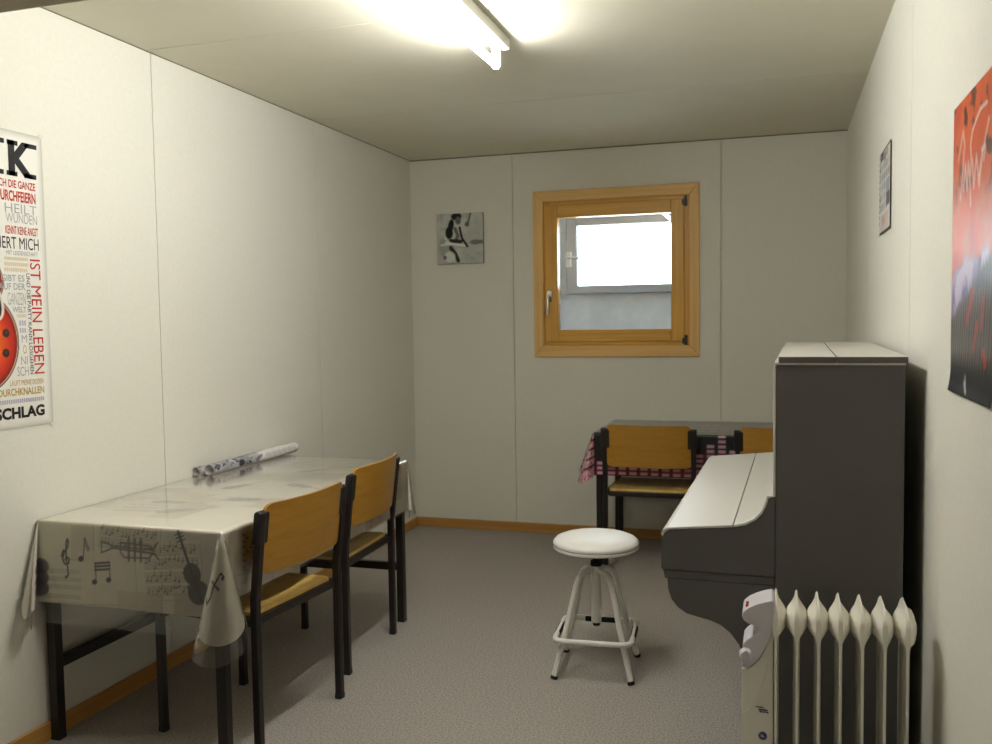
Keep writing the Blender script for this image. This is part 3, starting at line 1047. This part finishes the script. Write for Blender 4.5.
FD = dict(x0=0.14, x1=0.238, y0=0.335, y1=0.275)
f = Art(AX0 - FD['x0'], AX1 + FD['x1'], AY0 - FD['y0'], AY1 + FD['y1'], 0.011, (255, 255, 255))
ears_f = {k: (v[0], v[1] * 1.02, v[2] + 0.02, v[3] * 1.25) for k, v in ears.items()}
film_map = Drape(AX0 - 0.0012, AX1 + 0.0035, AY0 - 0.0035, AY1 + 0.0035, TZ + 0.0040, ears_f, dict(x0=0.0, x1=0.016, y0=0.052, y1=0.056), 0.012, FD, 0.0009)
tag(f.build('table_cover', film_map, M_film), 'clear plastic cover over the sheet-music tablecloth', 'table cover')

# --- back table with its black and pink cloth
BX0, BX1, BY0, BY1 = 1.335, 2.60, -0.655, -0.018
table('table', 'black-legged table against the back wall under the window', BX0, BX1, BY0, BY1,
      [(BX0 + 0.041, BX1 - 0.041, BY1 - 0.034, BY1 - 0.010, 0.27, 0.305)])
BD = dict(x0=0.215, x1=0.05, y0=0.235, y1=0.012)
a = Art(BX0 - BD['x0'], BX1 + BD['x1'], BY0 - BD['y0'], BY1 + BD['y1'], 0.0045, (26, 25, 29))
lev = [2, 6, 5, 3, 4, 2, 3, 5, 3, 4, 6, 9, 5, 3, 3, 5, 7, 4, 8, 6]
for k in range(-5, 21):
    cx_ = 2.014 + 0.0585 * (k - 11)
    n_ = lev[k % 20]
    for j in range(26):
        y_ = BY0 - 0.221 + j * 0.0265
        if j > n_ and j < 26:
            if j < 9 or (j * 7 + k * 3) % 5:
                continue
        if j <= 4:
            a.rect(cx_, y_, 0.0585, 0.0265, (112, 22, 52))
        a.rect(cx_, y_, 0.040, 0.0165, (240, 196, 208) if j > 1 else (226, 176, 186))
a.blend((a.X < BX0) * ((np.abs(((a.X - BX0) / 0.034) % 1 - 0.5) < 0.36) & (np.abs(((a.Y) / 0.046) % 1 - 0.5) < 0.36)), (236, 180, 198))
a.blend((a.X < BX0) * (np.abs(((a.Y) / 0.092) % 1 - 0.5) > 0.43), (120, 20, 52))
ears = {(-1, -1): (rd(222), rd(38), rd(18), 0.06), (1, -1): (rd(315), rd(10), rd(4), 0.0), (-1, 1): (rd(180), rd(8), rd(4), 0.0), (1, 1): (rd(0), rd(4), rd(3), 0.0)}
tag(a.build('tablecloth', Drape(BX0, BX1, BY0, BY1, TZ + 0.0015, ears, dict(x0=0.05, x1=0.0, y0=0.035, y1=0.0), 0.02, BD), print_mat('black and pink oilcloth', 0.35, 0.5, back=(196, 184, 204))),
    'black and pink checked tablecloth on the back table', 'tablecloth')
BF = dict(x0=0.19, x1=0.05, y0=0.20, y1=0.010)
f = Art(BX0 - BF['x0'], BX1 + BF['x1'], BY0 - BF['y0'], BY1 + BF['y1'], 0.012, (255, 255, 255))
tag(f.build('table_cover', Drape(BX0 - 0.003, BX1 + 0.003, BY0 - 0.003, BY1 + 0.001, TZ + 0.004, {k: (v[0], v[1], v[2] + 0.02, v[3]) for k, v in ears.items()}, dict(x0=0.058, x1=0.0, y0=0.042, y1=0.0), 0.02, BF), M_film_b),
    'clear plastic cover over the checked cloth of the back table', 'table cover')

# ------------------------------------------------------------------ rolled papers on the left table
def roll(name, label, p0, p1, r, seed, shade):
    p0, p1 = Vector(p0), Vector(p1)
    Lr = (p1 - p0).length
    t = thing(name, label, 'paper roll', p0, math.atan2(p1.y - p0.y, p1.x - p0.x), 'rolled papers')
    a = Art(0, Lr, 0, 2 * PI * r, 0.003, (226, 225, 226))
    nA, nB = a.noise(0.05, seed), a.noise(0.02, seed + 1)
    fade = np.clip((Lr * shade - a.X) / 0.02, 0, 1)
    a.blend(fade * (0.45 + 0.5 * np.clip((nA - 0.4) * 3, 0, 1)), (138, 137, 146))
    a.blend(fade * np.clip((nB - 0.58) * 9, 0, 1), (62, 60, 66))
    for k in range(18):
        a.rect(Lr * (0.58 + 0.022 * k), PI * r * 0.60, 0.006, 0.010 + 0.006 * (k % 3), (150, 150, 152), 0.9)
    a.ell(Lr * 0.30, PI * r * 0.5, 0.022, 0.016, (44, 42, 46)); a.ell(Lr * 0.50, PI * r * 0.55, 0.03, 0.008, (120, 116, 124), 0.9, 0.3)
    def mp(X, Y):
        # starts and ends under the roll; print faces outward
        th = -PI / 2 - Y / r
        rr_ = r * (0.985 + 0.015 * Y / (2 * PI * r))
        return X, rr_ * np.cos(th) , r + rr_ * np.sin(th)
    o = a.build('printed_sheet', mp, print_mat('rolled print', 0.55, 0.3, back=(226, 224, 220)), t)
    bm = bmesh.new()
    for k in range(2):
        rr_ = r * (0.90 - 0.12 * k)
        sweep(bm, [(0.002 + 0.003 * k, 0, r - 0.003 + 0.002 * k), (Lr - 0.002 - 0.003 * k, 0, r - 0.003 + 0.002 * k)], rr_, 24, caps=False)
    link('inner_turns', bm, mat('white paper', (226, 225, 222), 0.7, 0.2), t, smooth=True)
    return t
zt = TZ + 0.0046
roll('paper_roll', 'printed paper roll on the left table, the one nearer the chairs', (0.062, -2.355, zt), (0.061, -1.665, zt), 0.0225, 41, 0.52)
roll('paper_roll', 'printed paper roll on the left table, the one against the wall', (0.0195, -2.385, zt), (0.0195, -1.72, zt), 0.0185, 51, 0.75)

# ------------------------------------------------------------------ chairs
def make_chair(label, loc, rz):
    """sitter faces +y; origin on the floor midway between the legs"""
    t = thing('wooden_chair', label, 'chair', loc, rz, 'wooden chairs at the tables')
    hw, d0, d1, h = 0.231, -0.205, 0.205, 0.0125
    for s in (-1, 1):
        bm = bmesh.new()
        sweep(bm, [(s * hw, d0, 0.008), (s * hw, d0, 0.50), (s * hw, d0 - 0.006, 0.54), (s * hw, d0 - 0.032, 0.775)], h, square=True, ref=(1, 0, 0))
        box(bm, s * hw - 0.0135, s * hw + 0.0135, d0 - 0.0135, d0 + 0.0135, 0, 0.02, 1)
        link('leg', bm, [M_iron, M_plastic], t, bevel=0.003)
    for s in (-1, 1):
        bm = bmesh.new()
        sweep(bm, [(s * (hw - 0.024), d1, 0.008), (s * (hw - 0.024), d1, 0.436)], h, square=True, ref=(1, 0, 0))
        box(bm, s * (hw - 0.024) - 0.0135, s * (hw - 0.024) + 0.0135, d1 - 0.0135, d1 + 0.0135, 0, 0.02, 1)
        link('leg', bm, [M_iron, M_plastic], t, bevel=0.003)
    bm = bmesh.new()
    for s in (-1, 1):
        q_ = [(s * (hw - 0.012), d0 + 0.0125), (s * (hw + 0.012), d0 + 0.0125), (s * (hw - 0.012), d1 + 0.012), (s * (hw - 0.036), d1 + 0.012)]
        prism(bm, q_, 'z', 0.412, 0.4365)
    box(bm, -hw + 0.018, hw - 0.018, d0 - 0.0, d0 + 0.024, 0.412, 0.4365)
    box(bm, -hw + 0.034, hw - 0.034, d1 - 0.05, d1 - 0.028, 0.412, 0.4365)
    link('seat_frame', bm, M_iron, t, bevel=0.002)
    # seat: thin ply with a hollow and a rolled front edge
    bm = bmesh.new()
    nx, ny = 16, 18
    def seat_z(u, v):
        z = 0.4505 - 0.007 * math.exp(-((u / 0.11) ** 2 + ((v + 0.03) / 0.11) ** 2))
        if v > 0.15:
            z -= 0.25 * (v - 0.15) ** 1.2
        return z
    rows_t, rows_b = [], []
    for j in range(ny + 1):
        v = d0 + 0.018 + (d1 + 0.028 - d0 - 0.018) * j / ny
        w_ = 0.217 - 0.022 * j / 18
        if j == 0 or j == ny:
            w_ -= 0.012
        rows_t.append([bm.verts.new((-w_ + 2 * w_ * i / nx, v, seat_z(-w_ + 2 * w_ * i / nx, v))) for i in range(nx + 1)])
        rows_b.append([bm.verts.new((-w_ + 2 * w_ * i / nx, v, seat_z(-w_ + 2 * w_ * i / nx, v) - 0.0125)) for i in range(nx + 1)])
    for j in range(ny):
        for i in range(nx):
            bm.faces.new([rows_t[j][i], rows_t[j][i + 1], rows_t[j + 1][i + 1], rows_t[j + 1][i]])
            bm.faces.new([rows_b[j][i], rows_b[j + 1][i], rows_b[j + 1][i + 1], rows_b[j][i + 1]])
        bm.faces.new([rows_t[j][0], rows_t[j + 1][0], rows_b[j + 1][0], rows_b[j][0]])
        bm.faces.new([rows_t[j][nx], rows_b[j][nx], rows_b[j + 1][nx], rows_t[j + 1][nx]])
    for i in range(nx):
        bm.faces.new([rows_t[0][i], rows_b[0][i], rows_b[0][i + 1], rows_t[0][i + 1]])
        bm.faces.new([rows_t[ny][i], rows_t[ny][i + 1], rows_b[ny][i + 1], rows_b[ny][i]])
    link('seat', bm, M_oak, t, smooth=True)
    # backrest: curved ply between the posts, rounded corners
    bm = bmesh.new()
    n = 20
    zb, zt_ = 0.575, 0.800
    hw2 = hw - 0.013
    def back(u, z, off):
        lean = (z - 0.54) * -0.125
        return (u, d0 - 0.004 + lean - 0.034 * (1 - (u / hw2) ** 2) + off, z)
    def edge(u):
        q = max(0.0, abs(u) - (hw2 - 0.025)) / 0.025
        dip = 0.025 * (1 - math.sqrt(max(0.0, 1 - q * q)))
        return zb + dip * 0.8, zt_ - dip
    us = [hw2 * math.sin(PI / 2 * (-1 + 2 * i / n)) for i in range(n + 1)]
    cols = []
    for u in us:
        lo, hi = edge(u)
        fr = [bm.verts.new(back(u, lo + (hi - lo) * k / 5, 0.006)) for k in range(6)]
        bk_ = [bm.verts.new(back(u, lo + (hi - lo) * k / 5, -0.006)) for k in range(6)]
        cols.append((fr, bk_))
    for (fa, ba), (fb, bb) in zip(cols, cols[1:]):
        for k in range(5):
            bm.faces.new([fa[k], fb[k], fb[k + 1], fa[k + 1]])
            bm.faces.new([ba[k], ba[k + 1], bb[k + 1], bb[k]])
        bm.faces.new([fa[0], ba[0], bb[0], fb[0]])
        bm.faces.new([fa[5], fb[5], bb[5], ba[5]])
    for fr, bk_ in (cols[0], cols[-1]):
        for k in range(5):
            bm.faces.new([fr[k], fr[k + 1], bk_[k + 1], bk_[k]])
    link('backrest', bm, M_ply, t, smooth=True)
    for s in (-1, 1):
        bm = bmesh.new()
        y_ = lambda z: d0 - (z - 0.54) * 0.125
        x0_, x1_ = sorted((s * (hw - 0.032), s * (hw + 0.018)))
        pr = [(y_(0.675) - 0.0145, 0.675), (y_(0.675) + 0.012, 0.675), (y_(0.775) + 0.012, 0.775), (y_(0.782) + 0.002, 0.783), (y_(0.775) - 0.0145, 0.775)]
        prism(bm, pr, 'x', x0_, x1_)
        link('bracket', bm, M_plastic, t, bevel=0.004)
    return t

chair = make_chair('wooden chair at the left table, nearest the camera', (0.558, -2.851, 0), math.radians(90 - 5.5))
copy_thing(chair, (0.500, -2.208, 0), math.radians(91.8), 'wooden chair at the left table, farther from the camera')
copy_thing(chair, (1.642, -0.575, 0), math.radians(1.5), 'wooden chair at the back table, in full view beside the checked cloth corner')
copy_thing(chair, (2.335, -0.575, 0), math.radians(-1), 'wooden chair at the back table, half hidden behind the piano')

# ------------------------------------------------------------------ stool
st = thing('stool', 'white round swivel stool standing on the carpet before the piano', 'stool', (1.625, -2.115, 0), math.radians(4))
bm = bmesh.new()
prof = [(r_, z_ + 0.016) for r_, z_ in [(0, 0.512), (0.05, 0.5115), (0.10, 0.509), (0.135, 0.504), (0.155, 0.496), (0.164, 0.486), (0.1655, 0.478), (0.1635, 0.4735), (0.1655, 0.470), (0.1650, 0.463), (0.160, 0.4585), (0.15, 0.457), (0, 0.457)]]
lathe(bm, prof, seg=56)
seat_ = link('seat', bm, M_vinyl, st, smooth=True)
bm = bmesh.new()
sweep(bm, [(0.1648 * math.cos(k / 56 * 2 * PI), 0.1648 * math.sin(k / 56 * 2 * PI), 0.4895) for k in range(56)], 0.0016, 6, closed=True)
link('piping', bm, mat('grey seam', (150, 148, 140), 0.6, 0.3), seat_, smooth=True)
bm = bmesh.new()
lathe(bm, [(0, 0.473), (0.055, 0.473), (0.055, 0.468), (0.013, 0.466), (0.013, 0.425), (0.021, 0.424), (0.021, 0.405), (0.016, 0.404), (0, 0.404)], seg=24)
link('screw_collar', bm, M_rubber, st, smooth=True)
bm = bmesh.new()
lathe(bm, [(0, 0.405), (0.020, 0.405), (0.020, 0.185), (0.017, 0.182), (0, 0.182)], seg=24)
col_ = link('spindle_tube', bm, M_white, st, smooth=True)
bm = bmesh.new()
lathe(bm, [(0, 0.182), (0.014, 0.182), (0.014, 0.170), (0, 0.168)], seg=16)
link('end_plug', bm, M_rubber, col_, smooth=True)
for sx_ in (-1, 1):
    for sy_ in (-1, 1):
        bm = bmesh.new()
        q = 1 / math.sqrt(2)
        pth = []
        for dist, z_ in ((0.012, 0.392), (0.045, 0.388), (0.066, 0.381), (0.084, 0.366), (0.094, 0.346), (0.150, 0.165), (0.203, 0.012)):
            pth.append((sx_ * q * dist, sy_ * q * dist, z_))
        sweep(bm, pth, 0.0115, 14)
        lg = link('leg', bm, M_white, st, smooth=True)
        bm = bmesh.new()
        sweep(bm, [(sx_ * q * 0.2020, sy_ * q * 0.2020, 0.013), (sx_ * q * 0.2065, sy_ * q * 0.2065, 0.0015)], 0.0135, 14)
        link('rubber_foot', bm, M_rubber, lg, smooth=True)
bm = bmesh.new()
pts = []
for cx_, cy_, a0 in ((1, 1, 0), (-1, 1, 90), (-1, -1, 180), (1, -1, 270)):
    pts += [(p[0], p[1], 0.148) for p in arc(cx_ * 0.108, cy_ * 0.108, 0.036, a0, a0 + 90, 6)]
sweep(bm, pts, 0.0105, 12, closed=True, ref=(0, 0, 1))
ring = link('foot_ring', bm, M_white, st, smooth=True)
for k in range(4):
    bm = bmesh.new()
    ca, sa = math.cos(k * PI / 2), math.sin(k * PI / 2)
    p = [(0.1440, -0.062), (0.1440, 0.062)]
    sweep(bm, [(ca * x - sa * y, sa * x + ca * y, 0.1455) for x, y in p], 0.0125, 12)
    if k == 3:
        bm.free()
        continue
    link('rubber_sleeve', bm, M_rubber, ring, smooth=True)

# ------------------------------------------------------------------ piano
PYN, PYF = -2.97, -1.60
pn = thing('upright_piano', 'grey upright piano with closed pale lid along the right wall', 'piano', (2.45 + 0.0146, (PYN + PYF) / 2, 0), math.radians(-1.2))
def pl(bm_, name, mats, **k):
    for v in bm_.verts:
        v.co -= Vector((2.45, (PYN + PYF) / 2, 0))
    return link(name, bm_, mats, pn, **k)
for y0_, y1_ in ((PYN, PYN + 0.028), (PYF - 0.028, PYF)):
    bm = bmesh.new()
    box(bm, 2.291, 2.612, y0_, y1_, 0.0, 1.2278)
    pl(bm, 'side_panel', M_pside, bevel=0.002)
    bm = bmesh.new()
    # arm: cheek above, shaped bracket below, side rail between
    near = y0_ == PYN
    rise = [(2.290, 0.868), (2.272, 0.862), (2.266, 0.840), (2.256, 0.819), (2.238, 0.799), (2.212, 0.784), (2.178, 0.776)] if near else [(2.290, 0.800), (2.255, 0.784), (2.178, 0.774)]
    top = rise + [(2.03, 0.761), (2.005, 0.759), (1.990, 0.750), (1.982, 0.732), (1.979, 0.655), (1.981, 0.644), (2.290, 0.644)]
    prism(bm, top, 'y', y0_, y1_)
    pl(bm, 'arm', M_pside, bevel=0.002)
    bm = bmesh.new()
    prism(bm, [(1.984, 0.6435), (1.990, 0.620), (2.290, 0.620), (2.290, 0.6435)], 'y', y0_ + 0.003, y1_ - 0.003)
    low = [(1.996, 0.6195), (1.999, 0.585), (2.008, 0.558), (2.025, 0.536), (2.050, 0.520), (2.085, 0.512), (2.115, 0.506), (2.145, 0.495), (2.172, 0.474), (2.194, 0.444), (2.208, 0.405), (2.220, 0.35), (2.235, 0.26), (2.250, 0.14), (2.250, 0.0), (2.290, 0.0), (2.290, 0.6195)]
    prism(bm, low, 'y', y0_ + 0.004, y1_ - 0.002)
    pl(bm, 'arm_bracket', M_pside, bevel=0.002)
bm = bmesh.new()
box(bm, 2.284, 2.302, PYN + 0.0285, PYF - 0.0285, 0.870, 1.2278)
box(bm, 2.284, 2.2905, PYN - 0.0005, PYN + 0.0285, 0.870, 1.2278)
box(bm, 2.284, 2.2905, PYF - 0.0285, PYF + 0.0005, 0.870, 1.2278)
pl(bm, 'upper_panel', M_plid, bevel=0.0015)
bm = bmesh.new()
box(bm, 2.292, 2.308, PYN + 0.0285, PYF - 0.0285, 0.07, 0.600)
box(bm, 2.285, 2.308, PYN + 0.0285, PYF - 0.0285, 0.0, 0.069)
pl(bm, 'lower_panel', M_plid, bevel=0.002)
bm = bmesh.new()
box(bm, 1.985, 2.290, PYN + 0.0285, PYF - 0.0285, 0.610, 0.650)
pl(bm, 'keybed', M_pside, bevel=0.003)
bm = bmesh.new()
box(bm, 2.59, 2.611, PYN + 0.0285, PYF - 0.0285, 0.0, 1.227)
pl(bm, 'back_panel', mat('dark back board', (44, 38, 33), 0.8, 0.2))
# keyboard lid: front leaf and the leaf that curves up to the panel
c_out = [(1.979, 0.745), (1.984, 0.757), (1.998, 0.7655), (2.03, 0.7690), (2.1775, 0.7835)]
bm = bmesh.new()
prism(bm, c_out + [(2.1775, 0.7765), (2.03, 0.7625), (2.004, 0.7600), (1.990, 0.7510), (1.984, 0.741)], 'y', PYN - 0.002, PYF + 0.002)
box(bm, 1.980, 1.990, PYN + 0.0285, PYF - 0.0285, 0.655, 0.7395)
pl(bm, 'keyboard_lid', M_plid, bevel=0.001)
bm = bmesh.new()
prism(bm, [(2.1805, 0.7765), (2.1805, 0.7838), (2.245, 0.7905), (2.270, 0.796), (2.2835, 0.806), (2.2835, 0.790), (2.255, 0.7835)], 'y', PYN + 0.029, PYF + 0.002)
pl(bm, 'fallboard', M_plid, bevel=0.001)
# pale moulding along the swept top of the near arm
bm = bmesh.new()
outl = [(2.1805, 0.7838), (2.2105, 0.7910), (2.2355, 0.8050), (2.2525, 0.8240), (2.2620, 0.8450), (2.2685, 0.8690), (2.290, 0.8695)]
inn = [(2.1805, 0.7770), (2.2125, 0.7845), (2.2385, 0.7996), (2.2565, 0.8196), (2.2665, 0.8406), (2.2725, 0.8625), (2.290, 0.8682)]
prism(bm, outl + inn[::-1], 'y', PYN - 0.002, PYN + 0.028)
pl(bm, 'arm_moulding', M_plid, bevel=0.001)
for x0_, x1_ in ((2.298, 2.4425), (2.4455, 2.618)):
    bm = bmesh.new()
    box(bm, x0_, x1_, PYN - 0.006, PYF + 0.006, 1.2335, 1.2500, 0)
    for f_ in bm.faces:
        f_.material_index = 1 if f_.normal.z > 0.9 or (abs(f_.calc_center_median().z - 1.2500) < 1e-4) else 0
    pl(bm, 'top_lid', [M_pside, M_plid], bevel=0.001)
bm = bmesh.new()
box(bm, 2.287, 2.613, PYN - 0.003, PYF + 0.003, 1.228, 1.2332)
pl(bm, 'top_rim', M_plid)

# ------------------------------------------------------------------ oil radiator
HY = -3.20
ht = thing('oil_radiator', 'cream finned oil radiator with grey control head beside the piano end', 'heater', (2.42, HY, 0))
def hl(bm_, name, mats, par=ht, **k):
    for v in bm_.verts:
        v.co -= Vector((2.42, HY, 0))
    return link(name, bm_, mats, par, **k)
ZT, ZB = 0.672, 0.085
def fin(xc, right_only=False):
    bm = bmesh.new()
    hwid = 0.078
    nu, nv = 18, 44
    def t_half(u, z):
        # lens-shaped galleries top and bottom, slim channels between
        e = 0.0030
        g1 = math.exp(-abs((z - (ZT - 0.060)) / 0.030) ** 3.4)
        g2 = math.exp(-abs((z - (ZB + 0.060)) / 0.030) ** 3.4)
        lat = max(0.0, 1 - (u / (hwid * 0.98)) ** 2) ** 0.9
        r = 0.0240 * min(1, g1 + g2) * (0.12 + 0.88 * lat)
        ch = 0.0045 * (max(0, 1 - ((abs(u) - 0.028) / 0.016) ** 2))
        mid = 1 if ZB + 0.07 < z < ZT - 0.07 else 0
        return e + max(r, ch * mid)
    zs = [ZB + (ZT - ZB) * k / nv for k in range(nv + 1)]
    zs = sorted(set(zs + [ZT - q for q in (0.008, 0.02, 0.026, 0.034, 0.042, 0.05, 0.066, 0.074, 0.082, 0.09, 0.1)]))
    L_, R_ = [], []
    for z in zs:
        # outline: rounded top and bottom
        dz = min(z - ZB, ZT - z)
        w_ = hwid * (1 - max(0, (0.05 - dz) / 0.05) ** 2.4 * 0.55)
        us = [w_ * math.sin(PI / 2 * (-1 + 2 * i / nu)) for i in range(nu + 1)]
        edge_ = 0.25 if dz < 1e-6 else 1.0
        L_.append([bm.verts.new((xc - edge_ * t_half(u, z) * (0 if abs(u) > w_ * 0.999 and 0 else 1), HY + u, z)) for u in us])
        R_.append([bm.verts.new((xc + edge_ * t_half(u, z), HY + u, z)) for u in us])
    for j in range(len(zs) - 1):
        for i in range(nu):
            bm.faces.new([L_[j][i], L_[j + 1][i], L_[j + 1][i + 1], L_[j][i + 1]])
            bm.faces.new([R_[j][i], R_[j][i + 1], R_[j + 1][i + 1], R_[j + 1][i]])
        bm.faces.new([L_[j][0], R_[j][0], R_[j + 1][0], L_[j + 1][0]])
        bm.faces.new([L_[j][nu], L_[j + 1][nu], R_[j + 1][nu], R_[j][nu]])
    for i in range(nu):
        bm.faces.new([L_[0][i], L_[0][i + 1], R_[0][i + 1], R_[0][i]])
        bm.faces.new([L_[-1][i], R_[-1][i], R_[-1][i + 1], L_[-1][i + 1]])
    return bm
xs = [2.2935 + 0.0490 * k for k in range(7)]
first = None
for x_ in xs:
    if first is None:
        first = hl(fin(x_), 'fin', M_heater, smooth=True)
    else:
        c = first.copy()
        C.objects.link(c)
        c.parent = ht
        c.location.x = x_ - xs[0]
# pressed cap on the last fin
bm = bmesh.new()
def capring(x, r):
    return [bm.verts.new((x, HY + 1.55 * r * math.cos(2 * PI * j / 28), ZT - 0.060 + r * math.sin(2 * PI * j / 28))) for j in range(28)]
rg = [capring(xs[-1] + 0.0035, 0.046), capring(xs[-1] + 0.017, 0.039), capring(xs[-1] + 0.0205, 0.031)]
for A, B in zip(rg, rg[1:]):
    for j in range(28):
        bm.faces.new([A[j], A[(j + 1) % 28], B[(j + 1) % 28], B[j]])
bm.faces.new(rg[0][::-1])
bm.faces.new(rg[-1])
hl(bm, 'end_cap', M_heater, smooth=True)
# control housing
hx1 = 2.287
bm = bmesh.new()
def hz(z_):
    return 0.501 + 0.864 * (z_ - 0.503)
body = [(2.216, 0.10), (2.214, 0.30), (2.2145, 0.50), (2.226, 0.501), (2.240, 0.513), (2.256, 0.535), (2.270, 0.565), (2.280, 0.600), (2.285, 0.630), (2.288, 0.630), (2.288, 0.10)]
body = [(x_, hz(z_) - 0.004 if z_ > 0.4 else z_) for x_, z_ in body]
prism(bm, body, 'y', HY - 0.070, HY + 0.050)
body_o = hl(bm, 'control_housing', M_heater, bevel=0.008, seg=3)
bm = bmesh.new()
head = [(2.2145, 0.503), (2.2145, 0.545), (2.217, 0.570), (2.226, 0.584), (2.242, 0.597), (2.252, 0.610), (2.253, 0.620), (2.243, 0.626), (2.228, 0.631), (2.218, 0.640),
        (2.214, 0.651), (2.218, 0.664), (2.230, 0.676), (2.247, 0.687), (2.268, 0.696), (2.284, 0.701), (2.289, 0.696), (2.290, 0.632), (2.286, 0.632), (2.281, 0.600), (2.271, 0.566), (2.257, 0.536), (2.241, 0.514), (2.227, 0.502)]
prism(bm, [(x_, hz(z_)) for x_, z_ in head], 'y', HY - 0.074, HY + 0.030)
hd = hl(bm, 'control_head', M_hhead, bevel=0.016, seg=4)
bm = bmesh.new()
lathe(bm, [(0, 0.014), (0.010, 0.014), (0.013, 0.011), (0.0155, 0.004), (0.016, 0.0), (0, 0.0)], seg=24)
box(bm, -0.003, 0.003, -0.014, 0.014, 0.011, 0.019)
bm.transform(Matrix.Translation((2.2235, HY - 0.0735, 0.535)) @ Matrix.Rotation(math.radians(90), 4, 'X'))
hl(bm, 'control_knob', M_hhead, hd, smooth=True)
for y_ in (-0.052, -0.030):
    bm = bmesh.new()
    sweep(bm, [(2.2285, HY + y_, 0.640), (2.2255, HY + y_, 0.6525)], 0.0038, 14)
    hl(bm, 'indicator_light', mat('red lens', (190, 44, 22), 0.3, 0.5), hd, smooth=True)
# curved moulding line, lettering and badge on the housing face
bm = bmesh.new()
crv = [(2.2175, 0.392), (2.230, 0.402), (2.246, 0.424), (2.260, 0.458), (2.271, 0.50), (2.277, 0.54), (2.280, 0.572)]
sweep(bm, [(x_, HY - 0.0702, z_ - 0.008) for x_, z_ in crv], 0.0016, 6)
hl(bm, 'moulding_line', mat('pale moulding', (240, 238, 228), 0.4, 0.5), body_o, smooth=True)
bm = bmesh.new()
inkd = mat('dark print', (60, 58, 62), 0.5, 0.4)
for x0_, x1_, z0_, z1_ in ((2.247, 2.266, 0.4035, 0.4055), (2.254, 2.275, 0.3965, 0.3995), (2.256, 2.262, 0.3915, 0.3945), (2.2635, 2.2695, 0.3915, 0.3945), (2.271, 2.277, 0.3915, 0.3945)):
    box(bm, x0_, x1_, HY - 0.0711, HY - 0.0700, z0_, z1_)
hl(bm, 'printed_mark', inkd, body_o)
bm = bmesh.new()
sweep(bm, [(2.264, HY - 0.0695, 0.333), (2.264, HY - 0.0712, 0.333)], 0.0105, 24)
bd = hl(bm, 'round_badge', mat('silver rim', (120, 118, 124), 0.4, 0.5), body_o, smooth=True)
bm = bmesh.new()
sweep(bm, [(2.264, HY - 0.0710, 0.333), (2.264, HY - 0.0718, 0.333)], 0.0082, 24, mi=0)
box(bm, 2.2595, 2.2645, HY - 0.0724, HY - 0.0717, 0.330, 0.337, 1)
box(bm, 2.2650, 2.2675, HY - 0.0724, HY - 0.0717, 0.329, 0.334, 1)
bm2 = hl(bm, 'badge_centre', [mat('blue enamel', (42, 58, 128), 0.3, 0.5), mat('pale print', (190, 190, 200), 0.5, 0.4)], body_o, smooth=False)
# feet with castors
for x_ in (2.262, 2.565):
    bm = bmesh.new()
    box(bm, x_ - 0.014, x_ + 0.014, HY - 0.115, HY + 0.115, 0.060, 0.084)
    br = hl(bm, 'foot_bar', M_heater, bevel=0.004)
    for y_ in (HY - 0.098, HY + 0.098):
        bm = bmesh.new()
        sweep(bm, [(x_ - 0.011, y_, 0.021), (x_ + 0.011, y_, 0.021)], 0.021, 20)
        box(bm, x_ - 0.005, x_ + 0.005, y_ - 0.006, y_ + 0.006, 0.03, 0.061)
        hl(bm, 'castor', M_plastic, br, smooth=True)

bpy.context.view_layer.update()
